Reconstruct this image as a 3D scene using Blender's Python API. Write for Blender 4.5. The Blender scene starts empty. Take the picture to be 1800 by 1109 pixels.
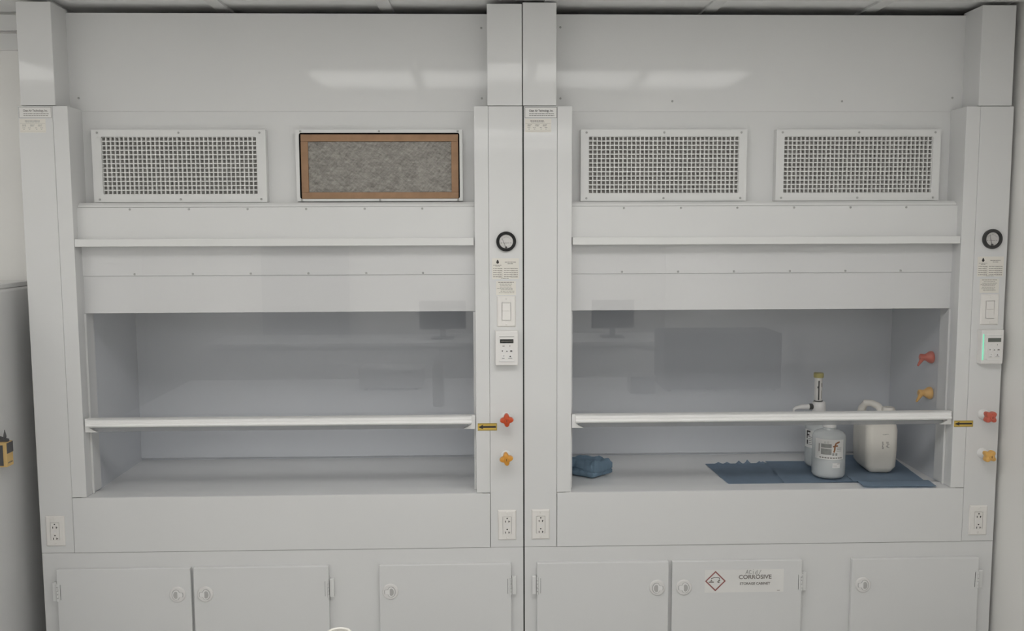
import bpy, bmesh, math, random
from mathutils import Vector, Matrix, noise
random.seed(7)
scene = bpy.context.scene
C = scene.collection
PI = math.pi

# ------------------------------------------------------------------ camera, world, exposure
FPX = 1599.56
cam_data = bpy.data.cameras.new('camera')
cam = bpy.data.objects.new('camera', cam_data)
C.objects.link(cam)
cam_data.sensor_fit = 'HORIZONTAL'
cam_data.sensor_width = 36.0
cam_data.lens = 36.0 * FPX / 1800.0
cam_data.clip_start = 0.02
cam.location = (-0.13783, -3.39262, 1.92176)
PITCH, YAW, ROLL = 0.0960016, 0.0276209, 0.0033700
fwd = Vector((math.sin(YAW) * math.cos(PITCH), math.cos(YAW) * math.cos(PITCH), -math.sin(PITCH)))
r0 = Vector((math.cos(YAW), -math.sin(YAW), 0))
d0 = fwd.cross(r0)
rr = math.cos(ROLL) * r0 + math.sin(ROLL) * d0
dd = -math.sin(ROLL) * r0 + math.cos(ROLL) * d0
cam.rotation_euler = Matrix((rr, -dd, -fwd)).transposed().to_euler()
scene.camera = cam

world = bpy.data.worlds.new('room_ambient')
scene.world = world
world.use_nodes = True
world.node_tree.nodes['Background'].inputs[0].default_value = (1, 1, 1, 1)
world.node_tree.nodes['Background'].inputs[1].default_value = 0.2
scene.view_settings.view_transform = 'Standard'
scene.view_settings.look = 'None'
scene.view_settings.gamma = 1
scene.view_settings.use_curve_mapping = False
scene.view_settings.exposure = 0.30
scene.cycles.max_bounces = 6
scene.cycles.diffuse_bounces = 4
scene.cycles.adaptive_threshold = 0.03
scene.cycles.caustics_reflective = False
scene.cycles.caustics_refractive = False
LIGHT = 4.2          # radiance of the ceiling diffusers
LIGHT_FILL = 5.0  # radiance of the unseen fill lights added behind the camera

# ------------------------------------------------------------------ materials
def mat(name, col, rough=0.5, spec=0.5, metal=0.0, noise_scale=0, noise_amt=0.0, bump=0.0, bump_scale=200, emit=None, estr=0):
    m = bpy.data.materials.new(name); m.use_nodes = True
    nt = m.node_tree; b = nt.nodes['Principled BSDF']
    b.inputs['Base Color'].default_value = (*col, 1)
    b.inputs['Roughness'].default_value = rough
    b.inputs['Specular IOR Level'].default_value = spec
    b.inputs['Metallic'].default_value = metal
    if noise_amt or bump:
        tc = nt.nodes.new('ShaderNodeTexCoord')
        n = nt.nodes.new('ShaderNodeTexNoise'); n.inputs['Scale'].default_value = noise_scale or 3
        n.inputs['Detail'].default_value = 4
        nt.links.new(tc.outputs['Object'], n.inputs['Vector'])
        if noise_amt:
            r = nt.nodes.new('ShaderNodeMapRange')
            r.inputs['From Min'].default_value = 0.3; r.inputs['From Max'].default_value = 0.7
            r.inputs['To Min'].default_value = 1 - noise_amt; r.inputs['To Max'].default_value = 1 + noise_amt
            nt.links.new(n.outputs['Fac'], r.inputs['Value'])
            mx = nt.nodes.new('ShaderNodeMix'); mx.data_type = 'RGBA'; mx.blend_type = 'MULTIPLY'
            mx.inputs['Factor'].default_value = 1
            mx.inputs['A'].default_value = (*col, 1)
            nt.links.new(r.outputs['Result'], mx.inputs['B'])
            nt.links.new(mx.outputs['Result'], b.inputs['Base Color'])
        if bump:
            n2 = nt.nodes.new('ShaderNodeTexNoise'); n2.inputs['Scale'].default_value = bump_scale
            n2.inputs['Detail'].default_value = 3
            nt.links.new(tc.outputs['Object'], n2.inputs['Vector'])
            bp = nt.nodes.new('ShaderNodeBump'); bp.inputs['Strength'].default_value = bump
            bp.inputs['Distance'].default_value = 0.002
            nt.links.new(n2.outputs['Fac'], bp.inputs['Height'])
            nt.links.new(bp.outputs['Normal'], b.inputs['Normal'])
    if emit:
        b.inputs['Emission Color'].default_value = (*emit, 1)
        b.inputs['Emission Strength'].default_value = estr
    return m

def glass_mat(name, tint=(0.99, 0.99, 0.993), ior=1.65):
    m = bpy.data.materials.new(name); m.use_nodes = True
    nt = m.node_tree; nt.nodes.clear()
    o = nt.nodes.new('ShaderNodeOutputMaterial'); mx = nt.nodes.new('ShaderNodeMixShader')
    t = nt.nodes.new('ShaderNodeBsdfTransparent'); t.inputs[0].default_value = (*tint, 1)
    g = nt.nodes.new('ShaderNodeBsdfGlossy'); g.inputs['Roughness'].default_value = 0.0
    g.inputs['Color'].default_value = (1, 1, 1, 1)
    f = nt.nodes.new('ShaderNodeFresnel'); f.inputs['IOR'].default_value = ior
    geo = nt.nodes.new('ShaderNodeNewGeometry')      # only the outward faces of the pane reflect; the slab does not refract
    inv = nt.nodes.new('ShaderNodeMath'); inv.operation = 'SUBTRACT'; inv.inputs[0].default_value = 1.0
    nt.links.new(geo.outputs['Backfacing'], inv.inputs[1])
    mu = nt.nodes.new('ShaderNodeMath'); mu.operation = 'MULTIPLY'
    nt.links.new(f.outputs[0], mu.inputs[0]); nt.links.new(inv.outputs[0], mu.inputs[1])
    nt.links.new(mu.outputs[0], mx.inputs[0]); nt.links.new(t.outputs[0], mx.inputs[1]); nt.links.new(g.outputs[0], mx.inputs[2])
    nt.links.new(mx.outputs[0], o.inputs[0])
    return m

def translucent_plastic(name, col, clear, rough=0.3):
    m = bpy.data.materials.new(name); m.use_nodes = True
    nt = m.node_tree; b = nt.nodes['Principled BSDF']
    b.inputs['Base Color'].default_value = (*col, 1); b.inputs['Roughness'].default_value = rough
    o = nt.nodes['Material Output']
    mx = nt.nodes.new('ShaderNodeMixShader'); t = nt.nodes.new('ShaderNodeBsdfTransparent')
    t.inputs[0].default_value = (0.93, 0.95, 0.96, 1)
    mx.inputs[0].default_value = clear
    nt.links.new(b.outputs[0], mx.inputs[1]); nt.links.new(t.outputs[0], mx.inputs[2]); nt.links.new(mx.outputs[0], o.inputs[0])
    return m

M = {}
M['hood'] = mat('hood_white_laminate', (0.76, 0.76, 0.755), 0.06, 0.23, noise_scale=1.5, noise_amt=0.012)
M['trim'] = mat('hood_white_trim', (0.78, 0.78, 0.77), 0.25, 0.35, noise_scale=2, noise_amt=0.01)
M['liner'] = mat('hood_liner', (0.62, 0.64, 0.675), 0.35, 0.35, noise_scale=1.5, noise_amt=0.02)
M['surface'] = mat('work_surface_epoxy', (0.86, 0.86, 0.86), 0.3, 0.5, noise_scale=4, noise_amt=0.015)
M['bar'] = mat('white_extrusion', (0.93, 0.925, 0.91), 0.3, 0.5, noise_scale=2, noise_amt=0.005)
M['rail_clear'] = translucent_plastic('grey_clear_sash_edge', (0.50, 0.50, 0.51), 0.45, 0.2)
M['rail_grey'] = mat('grey_clear_rail', (0.50, 0.50, 0.505), 0.3, 0.5, noise_scale=6, noise_amt=0.02)
M['glass'] = glass_mat('sash_glass')
M['grid'] = mat('egg_crate_white', (0.78, 0.78, 0.76), 0.4, 0.4, noise_scale=10, noise_amt=0.01)
M['screw'] = mat('screw_head', (0.42, 0.42, 0.41), 0.4, 0.5, noise_scale=50, noise_amt=0.05)
M['card'] = mat('cardboard', (0.38, 0.235, 0.145), 0.8, 0.2, noise_scale=30, noise_amt=0.08, bump=0.1, bump_scale=300)
M['dark'] = mat('dark_gap', (0.02, 0.02, 0.02), 0.8, 0.2, noise_scale=10, noise_amt=0.05)
M['plate'] = mat('almond_plate', (0.86, 0.835, 0.80), 0.35, 0.5, noise_scale=10, noise_amt=0.01)
M['device'] = mat('device_white', (0.85, 0.83, 0.81), 0.4, 0.5, noise_scale=10, noise_amt=0.01)
M['paper'] = mat('label_paper', (0.82, 0.79, 0.73), 0.6, 0.3, noise_scale=10, noise_amt=0.015)
M['paperw'] = mat('label_paper_white', (0.82, 0.81, 0.79), 0.5, 0.3, noise_scale=10, noise_amt=0.015)
M['ink'] = mat('print_ink', (0.055, 0.05, 0.05), 0.7, 0.2, noise_scale=40, noise_amt=0.1)
M['inkgrey'] = mat('print_ink_grey', (0.22, 0.20, 0.185), 0.7, 0.2, noise_scale=40, noise_amt=0.1)
M['black'] = mat('black_plastic', (0.008, 0.008, 0.008), 0.5, 0.35, noise_scale=20, noise_amt=0.1)
M['charcoal'] = mat('charcoal_plastic', (0.035, 0.035, 0.034), 0.4, 0.5, noise_scale=20, noise_amt=0.1)
M['dial'] = mat('gauge_dial', (0.72, 0.70, 0.67), 0.4, 0.5, noise_scale=20, noise_amt=0.02)
M['white'] = mat('white_plastic', (0.86, 0.85, 0.84), 0.35, 0.5, noise_scale=20, noise_amt=0.01)
M['latch'] = mat('latch_white', (0.80, 0.785, 0.77), 0.35, 0.5, noise_scale=20, noise_amt=0.01)
M['latchin'] = mat('latch_recess_shade', (0.50, 0.49, 0.48), 0.5, 0.4, noise_scale=20, noise_amt=0.02)
M['red'] = mat('red_plastic', (0.62, 0.085, 0.02), 0.35, 0.5, noise_scale=20, noise_amt=0.04)
M['redpale'] = mat('red_plastic_pale', (0.60, 0.13, 0.085), 0.4, 0.5, noise_scale=20, noise_amt=0.04)
M['yellow'] = mat('yellow_plastic', (0.72, 0.33, 0.045), 0.35, 0.5, noise_scale=20, noise_amt=0.04)
M['yellowpale'] = mat('yellow_plastic_pale', (0.78, 0.45, 0.13), 0.4, 0.5, noise_scale=20, noise_amt=0.04)
M['tape'] = mat('yellow_sticker', (0.68, 0.47, 0.10), 0.45, 0.4, noise_scale=30, noise_amt=0.05)
M['tapeedge'] = mat('yellow_sticker_edge', (0.42, 0.30, 0.06), 0.5, 0.4, noise_scale=30, noise_amt=0.05)
M['lcd'] = mat('lcd_dark', (0.012, 0.016, 0.012), 0.2, 0.5, noise_scale=30, noise_amt=0.1)
M['lcd2'] = mat('lcd_grey', (0.13, 0.14, 0.125), 0.2, 0.5, noise_scale=30, noise_amt=0.05)
M['green'] = mat('green_indicator', (0.2, 0.6, 0.42), 0.4, 0.5, emit=(0.30, 0.92, 0.62), estr=0.42)
M['signred'] = mat('sign_red', (0.34, 0.13, 0.12), 0.5, 0.4, noise_scale=30, noise_amt=0.05)
M['cloth'] = mat('blue_shop_towel', (0.21, 0.305, 0.40), 0.9, 0.1, noise_scale=25, noise_amt=0.08)
M['towel'] = mat('blue_paper_towel', (0.43, 0.55, 0.69), 0.9, 0.1, noise_scale=18, noise_amt=0.04)
M['bottle'] = translucent_plastic('clear_bottle', (0.90, 0.92, 0.915), 0.48, 0.2)
M['liquid'] = translucent_plastic('bottle_liquid', (0.86, 0.88, 0.88), 0.3, 0.3)
M['hdpe'] = mat('natural_hdpe', (0.86, 0.82, 0.75), 0.45, 0.4, noise_scale=9, noise_amt=0.03)
M['brown'] = mat('brown_marker', (0.33, 0.15, 0.07), 0.7, 0.2, noise_scale=30, noise_amt=0.1)
M['gold'] = mat('olive_yellow_cap', (0.36, 0.31, 0.085), 0.4, 0.4, noise_scale=30, noise_amt=0.05)
M['greyprint'] = mat('grey_print', (0.36, 0.36, 0.345), 0.6, 0.3, noise_scale=60, noise_amt=0.12)
M['cream'] = mat('cream_wall_paint', (0.90, 0.888, 0.86), 0.6, 0.3, noise_scale=2, noise_amt=0.012, bump=0.03, bump_scale=90)
M['ceil'] = mat('ceiling_tile', (0.93, 0.93, 0.92), 0.8, 0.2, noise_scale=6, noise_amt=0.02, bump=0.1, bump_scale=250)
M['tbar'] = mat('ceiling_grid_white', (0.80, 0.80, 0.79), 0.45, 0.4, noise_scale=6, noise_amt=0.01)
M['floor'] = mat('vinyl_floor', (0.82, 0.815, 0.80), 0.4, 0.4, noise_scale=8, noise_amt=0.05)
M['fridge'] = mat('grey_white_enamel', (0.76, 0.76, 0.755), 0.4, 0.5, noise_scale=2, noise_amt=0.01)
M['slate'] = mat('dark_grey_plastic', (0.10, 0.10, 0.105), 0.5, 0.4, noise_scale=20, noise_amt=0.05)
M['ochre'] = mat('ochre_box', (0.72, 0.50, 0.21), 0.5, 0.4, noise_scale=20, noise_amt=0.05)
M['benchtop'] = mat('pale_bench_top', (0.84, 0.84, 0.83), 0.4, 0.4, noise_scale=10, noise_amt=0.04)
M['beige'] = mat('beige_ceramic', (0.72, 0.70, 0.645), 0.35, 0.5, noise_scale=10, noise_amt=0.03)
M['screen'] = mat('dark_screen', (0.02, 0.02, 0.024), 0.25, 0.5, noise_scale=10, noise_amt=0.05)
M['diff'] = mat('light_diffuser', (0.9, 0.9, 0.88), 0.6, 0.3, emit=(1.0, 0.992, 0.968), estr=LIGHT)
M['diff_fill'] = mat('fill_light_diffuser', (0.9, 0.9, 0.88), 0.6, 0.3, emit=(1.0, 0.998, 0.99), estr=LIGHT_FILL)

# fibrous filter media
def media_mat(name, base, amp):
    m = bpy.data.materials.new(name); m.use_nodes = True
    nt = m.node_tree; b = nt.nodes['Principled BSDF']; b.inputs['Roughness'].default_value = 0.9
    b.inputs['Specular IOR Level'].default_value = 0.15
    tc = nt.nodes.new('ShaderNodeTexCoord')
    outs = []
    for ang, sc in ((0.65, 70), (-0.8, 70), (0.1, 45)):
        mp = nt.nodes.new('ShaderNodeMapping'); mp.vector_type = 'TEXTURE'; mp.inputs['Rotation'].default_value = (0, ang, 0)
        mp.inputs['Scale'].default_value = (2.2, 1, 0.5)
        n = nt.nodes.new('ShaderNodeTexNoise'); n.inputs['Scale'].default_value = sc; n.inputs['Detail'].default_value = 5
        n.inputs['Roughness'].default_value = 0.7
        nt.links.new(tc.outputs['Object'], mp.inputs['Vector']); nt.links.new(mp.outputs[0], n.inputs['Vector'])
        outs.append(n.outputs['Fac'])
    a = nt.nodes.new('ShaderNodeMath'); a.operation = 'ADD'; nt.links.new(outs[0], a.inputs[0]); nt.links.new(outs[1], a.inputs[1])
    a2 = nt.nodes.new('ShaderNodeMath'); a2.operation = 'ADD'; nt.links.new(a.outputs[0], a2.inputs[0]); nt.links.new(outs[2], a2.inputs[1])
    r = nt.nodes.new('ShaderNodeValToRGB')
    dv = nt.nodes.new('ShaderNodeMath'); dv.operation = 'DIVIDE'; dv.inputs[1].default_value = 3
    nt.links.new(a2.outputs[0], dv.inputs[0]); nt.links.new(dv.outputs[0], r.inputs[0])
    e = r.color_ramp.elements
    e[0].position = 0.36; e[0].color = (*[c * (1 - amp) for c in base], 1)
    e[1].position = 0.64; e[1].color = (*[min(1, c * (1 + amp)) for c in base], 1)
    nt.links.new(r.outputs[0], b.inputs['Base Color'])
    bp = nt.nodes.new('ShaderNodeBump'); bp.inputs['Strength'].default_value = 0.6; bp.inputs['Distance'].default_value = 0.004
    nt.links.new(dv.outputs[0], bp.inputs['Height']); nt.links.new(bp.outputs[0], b.inputs['Normal'])
    return m
M['media'] = media_mat('filter_media', (0.33, 0.315, 0.29), 0.45)
M['media2'] = media_mat('filter_media_behind_grille', (0.46, 0.445, 0.425), 0.35)

# ------------------------------------------------------------------ geometry helpers
WL = {}      # world location of every object

def box(bm, x0, x1, y0, y1, z0, z1, bev=0.0, seg=2):
    vs = [bm.verts.new((x, y, z)) for x in (x0, x1) for y in (y0, y1) for z in (z0, z1)]
    idx = [(0, 1, 3, 2), (4, 6, 7, 5), (0, 4, 5, 1), (2, 3, 7, 6), (0, 2, 6, 4), (1, 5, 7, 3)]
    fs = [bm.faces.new([vs[i] for i in f]) for f in idx]
    if bev:
        es = list({e for f in fs for e in f.edges})
        bmesh.ops.bevel(bm, geom=es, offset=bev, segments=seg, profile=0.5, affect='EDGES')
    return bm

def prism(bm, prof, axis, a, b):
    """extrude a closed 2-D profile along an axis: axis 'x' -> (y,z), 'y' -> (x,z), 'z' -> (x,y)"""
    def mk(p, t):
        return {'x': (t, p[0], p[1]), 'y': (p[0], t, p[1]), 'z': (p[0], p[1], t)}[axis]
    A = [bm.verts.new(mk(p, a)) for p in prof]; B = [bm.verts.new(mk(p, b)) for p in prof]
    bm.faces.new(A); bm.faces.new(B[::-1])
    n = len(prof)
    for i in range(n):
        j = (i + 1) % n
        bm.faces.new((A[i], B[i], B[j], A[j]))
    return bm

def lathe(bm, prof, c, axis='z', n=32, caps=True):
    """prof: list of (radius, offset along axis)"""
    rings = []
    for r, h in prof:
        ring = []
        for i in range(n):
            a = 2 * PI * i / n; u, v = r * math.cos(a), r * math.sin(a)
            p = {'z': (u, v, h), 'y': (u, h, v), 'x': (h, u, v)}[axis]
            ring.append(bm.verts.new((c[0] + p[0], c[1] + p[1], c[2] + p[2])))
        rings.append(ring)
    for A, B in zip(rings, rings[1:]):
        for i in range(n):
            j = (i + 1) % n
            bm.faces.new((A[i], A[j], B[j], B[i]))
    if caps:
        if prof[0][0] > 1e-6: bm.faces.new(rings[0][::-1])
        if prof[-1][0] > 1e-6: bm.faces.new(rings[-1])
    return bm

def tube(bm, pts, radii, n=12):
    pts = [Vector(p) for p in pts]
    if not hasattr(radii, '__len__'): radii = [radii] * len(pts)
    rings = []; ref = Vector((0.31, 0.17, 0.93)).normalized()
    for i, p in enumerate(pts):
        t = (pts[min(i + 1, len(pts) - 1)] - pts[max(i - 1, 0)]).normalized()
        u = t.cross(ref)
        if u.length < 1e-3: u = t.cross(Vector((1, 0, 0)))
        u.normalize(); v = t.cross(u)
        rings.append([bm.verts.new(p + radii[i] * (math.cos(2 * PI * k / n) * u + math.sin(2 * PI * k / n) * v)) for k in range(n)])
    for A, B in zip(rings, rings[1:]):
        for k in range(n):
            j = (k + 1) % n
            bm.faces.new((A[k], A[j], B[j], B[k]))
    bm.faces.new(rings[0][::-1]); bm.faces.new(rings[-1])
    return bm

def obj(name, bm, material, parent=None, smooth=False, angle=0.6):
    bmesh.ops.recalc_face_normals(bm, faces=bm.faces)
    co = [v.co.copy() for v in bm.verts]
    lo = Vector([min(c[i] for c in co) for i in range(3)]); hi = Vector([max(c[i] for c in co) for i in range(3)])
    ctr = (lo + hi) / 2
    bmesh.ops.translate(bm, verts=bm.verts, vec=-ctr)
    if smooth:
        for f in bm.faces: f.smooth = True
        for e in bm.edges:
            if len(e.link_faces) == 2 and e.calc_face_angle(0) > angle: e.smooth = False
    me = bpy.data.meshes.new(name); bm.to_mesh(me); bm.free()
    me.materials.append(M[material] if isinstance(material, str) else material)
    return place(name, me, ctr, parent)

def place(name, me, wloc, parent=None):
    o = bpy.data.objects.new(name, me); C.objects.link(o)
    wloc = Vector(wloc); WL[o] = wloc
    if parent is not None:
        o.parent = parent; o.location = wloc - WL[parent]
    else:
        o.location = wloc
    return o

def thing(name, label, cat, loc, group=None):
    o = bpy.data.objects.new(name, None); C.objects.link(o); o.empty_display_size = 0.05
    o.location = loc; WL[o] = Vector(loc); tag(o, label, cat, group)
    return o

def tag(o, label=None, cat=None, group=None, kind=None):
    if label: o['label'] = label
    if cat: o['category'] = cat
    if group: o['group'] = group
    if kind: o['kind'] = kind
    return o

def NB(): return bmesh.new()
def bx(name, material, parent, x0, x1, y0, y1, z0, z1, bev=0.0015, seg=2, label=None):
    o = obj(name, box(NB(), x0, x1, y0, y1, z0, z1, bev, seg), material, parent)
    if label: o['label'] = label
    return o
def struct(o): o['kind'] = 'structure'; return o

_txt = {}
def text_polys(s, size, bold=0.0, align='CENTER'):
    cu = bpy.data.curves.new('t', 'FONT'); cu.body = s; cu.size = size; cu.align_x = align; cu.align_y = 'CENTER'
    cu.offset = bold; cu.resolution_u = 3
    o = bpy.data.objects.new('t', cu); C.objects.link(o)
    dg = bpy.context.evaluated_depsgraph_get(); dg.update()
    me = bpy.data.meshes.new_from_object(o.evaluated_get(dg))
    vs = [v.co.copy() for v in me.vertices]; fs = [tuple(p.vertices) for p in me.polygons]
    bpy.data.objects.remove(o); bpy.data.meshes.remove(me); bpy.data.curves.remove(cu)
    return vs, fs
def add_text(bm, s, x, z, y, size, bold=0.0, align='CENTER', sx=1.0):
    vs, fs = text_polys(s, size, bold, align)
    nv = [bm.verts.new((x + v.x * sx, y, z + v.y)) for v in vs]
    for f in fs:
        try: bm.faces.new([nv[i] for i in f])
        except ValueError: pass
def quad(bm, x0, x1, z0, z1, y):
    bm.faces.new([bm.verts.new(p) for p in ((x0, y, z0), (x1, y, z0), (x1, y, z1), (x0, y, z1))])
def poly(bm, pts, y):
    bm.faces.new([bm.verts.new((p[0], y, p[1])) for p in pts])
def ink(name, bm, material, parent):
    return obj(name, bm, material, parent)
def greek(bm, x0, x1, z, h, y, seed):
    """one line of tiny print as a row of word-long bars"""
    r = random.Random(seed); x = x0
    while x < x1 - 0.002:
        w = r.uniform(0.003, 0.011); e = min(x + w, x1)
        quad(bm, x, e, z - h / 2, z + h / 2, y); x = e + 0.0014

def screw_mesh(r=0.0042, h=0.0022):
    bm = lathe(NB(), [(r, 0), (r, -h * 0.5), (r * 0.6, -h), (0.0001, -h)], (0, 0, 0), 'y', 10)
    bmesh.ops.recalc_face_normals(bm, faces=bm.faces)
    me = bpy.data.meshes.new('screw'); bm.to_mesh(me); bm.free(); me.materials.append(M['screw'])
    return me
SCREW = screw_mesh()

# ------------------------------------------------------------------ room shell
XR, XL, YB, YF, CZ = 1.846, -3.9, 0.72, -6.6, 2.745
struct(bx('floor', 'floor', None, XL - .1, XR + .1, YF - .1, YB + .1, -0.1, 0.0, 0))
struct(bx('wall_right', 'cream', None, XR, XR + 0.1, YF, YB, 0, CZ + 0.1, 0))
struct(bx('wall_back', 'cream', None, -1.86, XR, YB, YB + 0.1, 0, CZ + 0.1, 0))
struct(bx('wall_left', 'cream', None, XL - 0.1, XL, YF, 0.26, 0, CZ + 0.1, 0))
struct(bx('wall_front', 'cream', None, XL, XR, YF - 0.1, YF, 0, CZ + 0.1, 0))
wl = struct(bx('wall_back_left', 'cream', None, XL, -1.85, 0.26, YB + .1, 0, CZ + 0.1, 0))
bx('trim_strip', 'tbar', wl, -3.2, -1.852, 0.246, 0.2605, 2.610, 2.672, 0.001)
bx('trim_strip', 'tbar', wl, -3.2, -1.852, 0.240, 0.2605, 2.682, 2.742, 0.001)
# dropped ceiling: tiles and T-bars
ceil = struct(bx('ceiling', 'ceil', None, XL, XR, YF, YB, CZ + 0.05, CZ + 0.09, 0))
TX = [-1.127 + 0.6155 * i for i in range(-5, 6)]
TX = [x for x in TX if XL < x < XR]
TYS = [-6.2, -5.59, -4.98, -4.31, -3.09, -1.87, -1.235, -0.015, 0.60]
fix_cells = []
for ix, x in enumerate(TX):
    bx('ceiling_bar', 'tbar', ceil, x - 0.025, x + 0.025, YF, 0.60, CZ - 0.004, CZ + 0.02, 0.0008, 1)
for y in TYS[:-1]:
    bx('ceiling_cross_bar', 'tbar', ceil, XL, XR, y - 0.012, y + 0.012, CZ - 0.0025, CZ + 0.018, 0)
xs_edges = [XL] + TX + [XR]
def is_fixture(xa, xb, ya, yb):
    xm, ym = (xa + xb) / 2, (ya + yb) / 2
    return (abs(ym + 1.55) < 0.2 or abs(ym + 4.65) < 0.2 or abs(ym + 5.9) < 0.2) and (-1.13 < xm < 1.34 or -3.6 < xm < -2.35)
for xa, xb in zip(xs_edges, xs_edges[1:]):
    for ya, yb in zip([YF] + TYS, TYS + [YB]):
        if yb > 0.5 and ya < 0.5:
            yb = 0.60
        elif ya > 0.5: continue
        if is_fixture(xa, xb, ya, yb): continue
        bx('ceiling_tile', 'ceil', ceil, xa + 0.012, xb - 0.012, ya + 0.006, yb - 0.006, CZ + 0.007, CZ + 0.02, 0)

# ceiling troffers (the lit ones)
def troffer(x0, x1, y0, y1, dm, label):
    t = thing('ceiling_light', label, 'light', ((x0 + x1) / 2, (y0 + y1) / 2, CZ), 'recessed ceiling lights in front of the hoods')
    bm = NB()
    for a in ((x0, x1, y0, y0 + .02), (x0, x1, y1 - .02, y1), (x0, x0 + .02, y0 + .02, y1 - .02), (x1 - .02, x1, y0 + .02, y1 - .02)):
        box(bm, a[0], a[1], a[2], a[3], CZ - 0.002, CZ + 0.03)
    obj('frame', bm, 'tbar', t)
    bm = NB(); box(bm, x0 + .02, x1 - .02, y0 + .02, y1 - .02, CZ + 0.004, CZ + 0.012)
    obj('diffuser', bm, dm, t)
e = 0.027
XA, XM, XB = TX[4] if False else -1.127, -1.127 + 2 * 0.6155, -1.127 + 4 * 0.6155
troffer(XA + e, XM - .005, -1.855, -1.25, 'diff', 'recessed ceiling light nearer the left hood, seen mirrored on its upper panel')
troffer(XM + .005, XB - e, -1.855, -1.25, 'diff', 'recessed ceiling light nearer the right hood, seen mirrored on its upper panel')
troffer(XA + e, XM - .005, -4.965, -4.325, 'diff_fill', 'added fill light far behind on the left side of the room')  # unseen rows behind are added to raise the diffuse fill
troffer(XM + .005, XB - e, -4.965, -4.325, 'diff_fill', 'added fill light far behind on the right side of the room')
XC, XD = -1.127 - 4 * 0.6155, -1.127 - 2 * 0.6155
troffer(XC + e, XD - e, -1.855, -1.25, 'diff', 'added fill light out to the left, above the tall cabinet aisle')  # added fill, brightens the left edge
troffer(XC + e, XD - e, -4.965, -4.325, 'diff_fill', 'added fill light far behind in the left aisle')
troffer(XA + e, XM - .005, -6.185, -5.605, 'diff_fill', 'added fill light over the far bench, left one')  # last row, likewise unseen and added for fill
troffer(XM + .005, XB - e, -6.185, -5.605, 'diff_fill', 'added fill light over the far bench, right one')
troffer(XC + e, XD - e, -6.185, -5.605, 'diff_fill', 'added fill light over the far bench beside the door')

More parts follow.
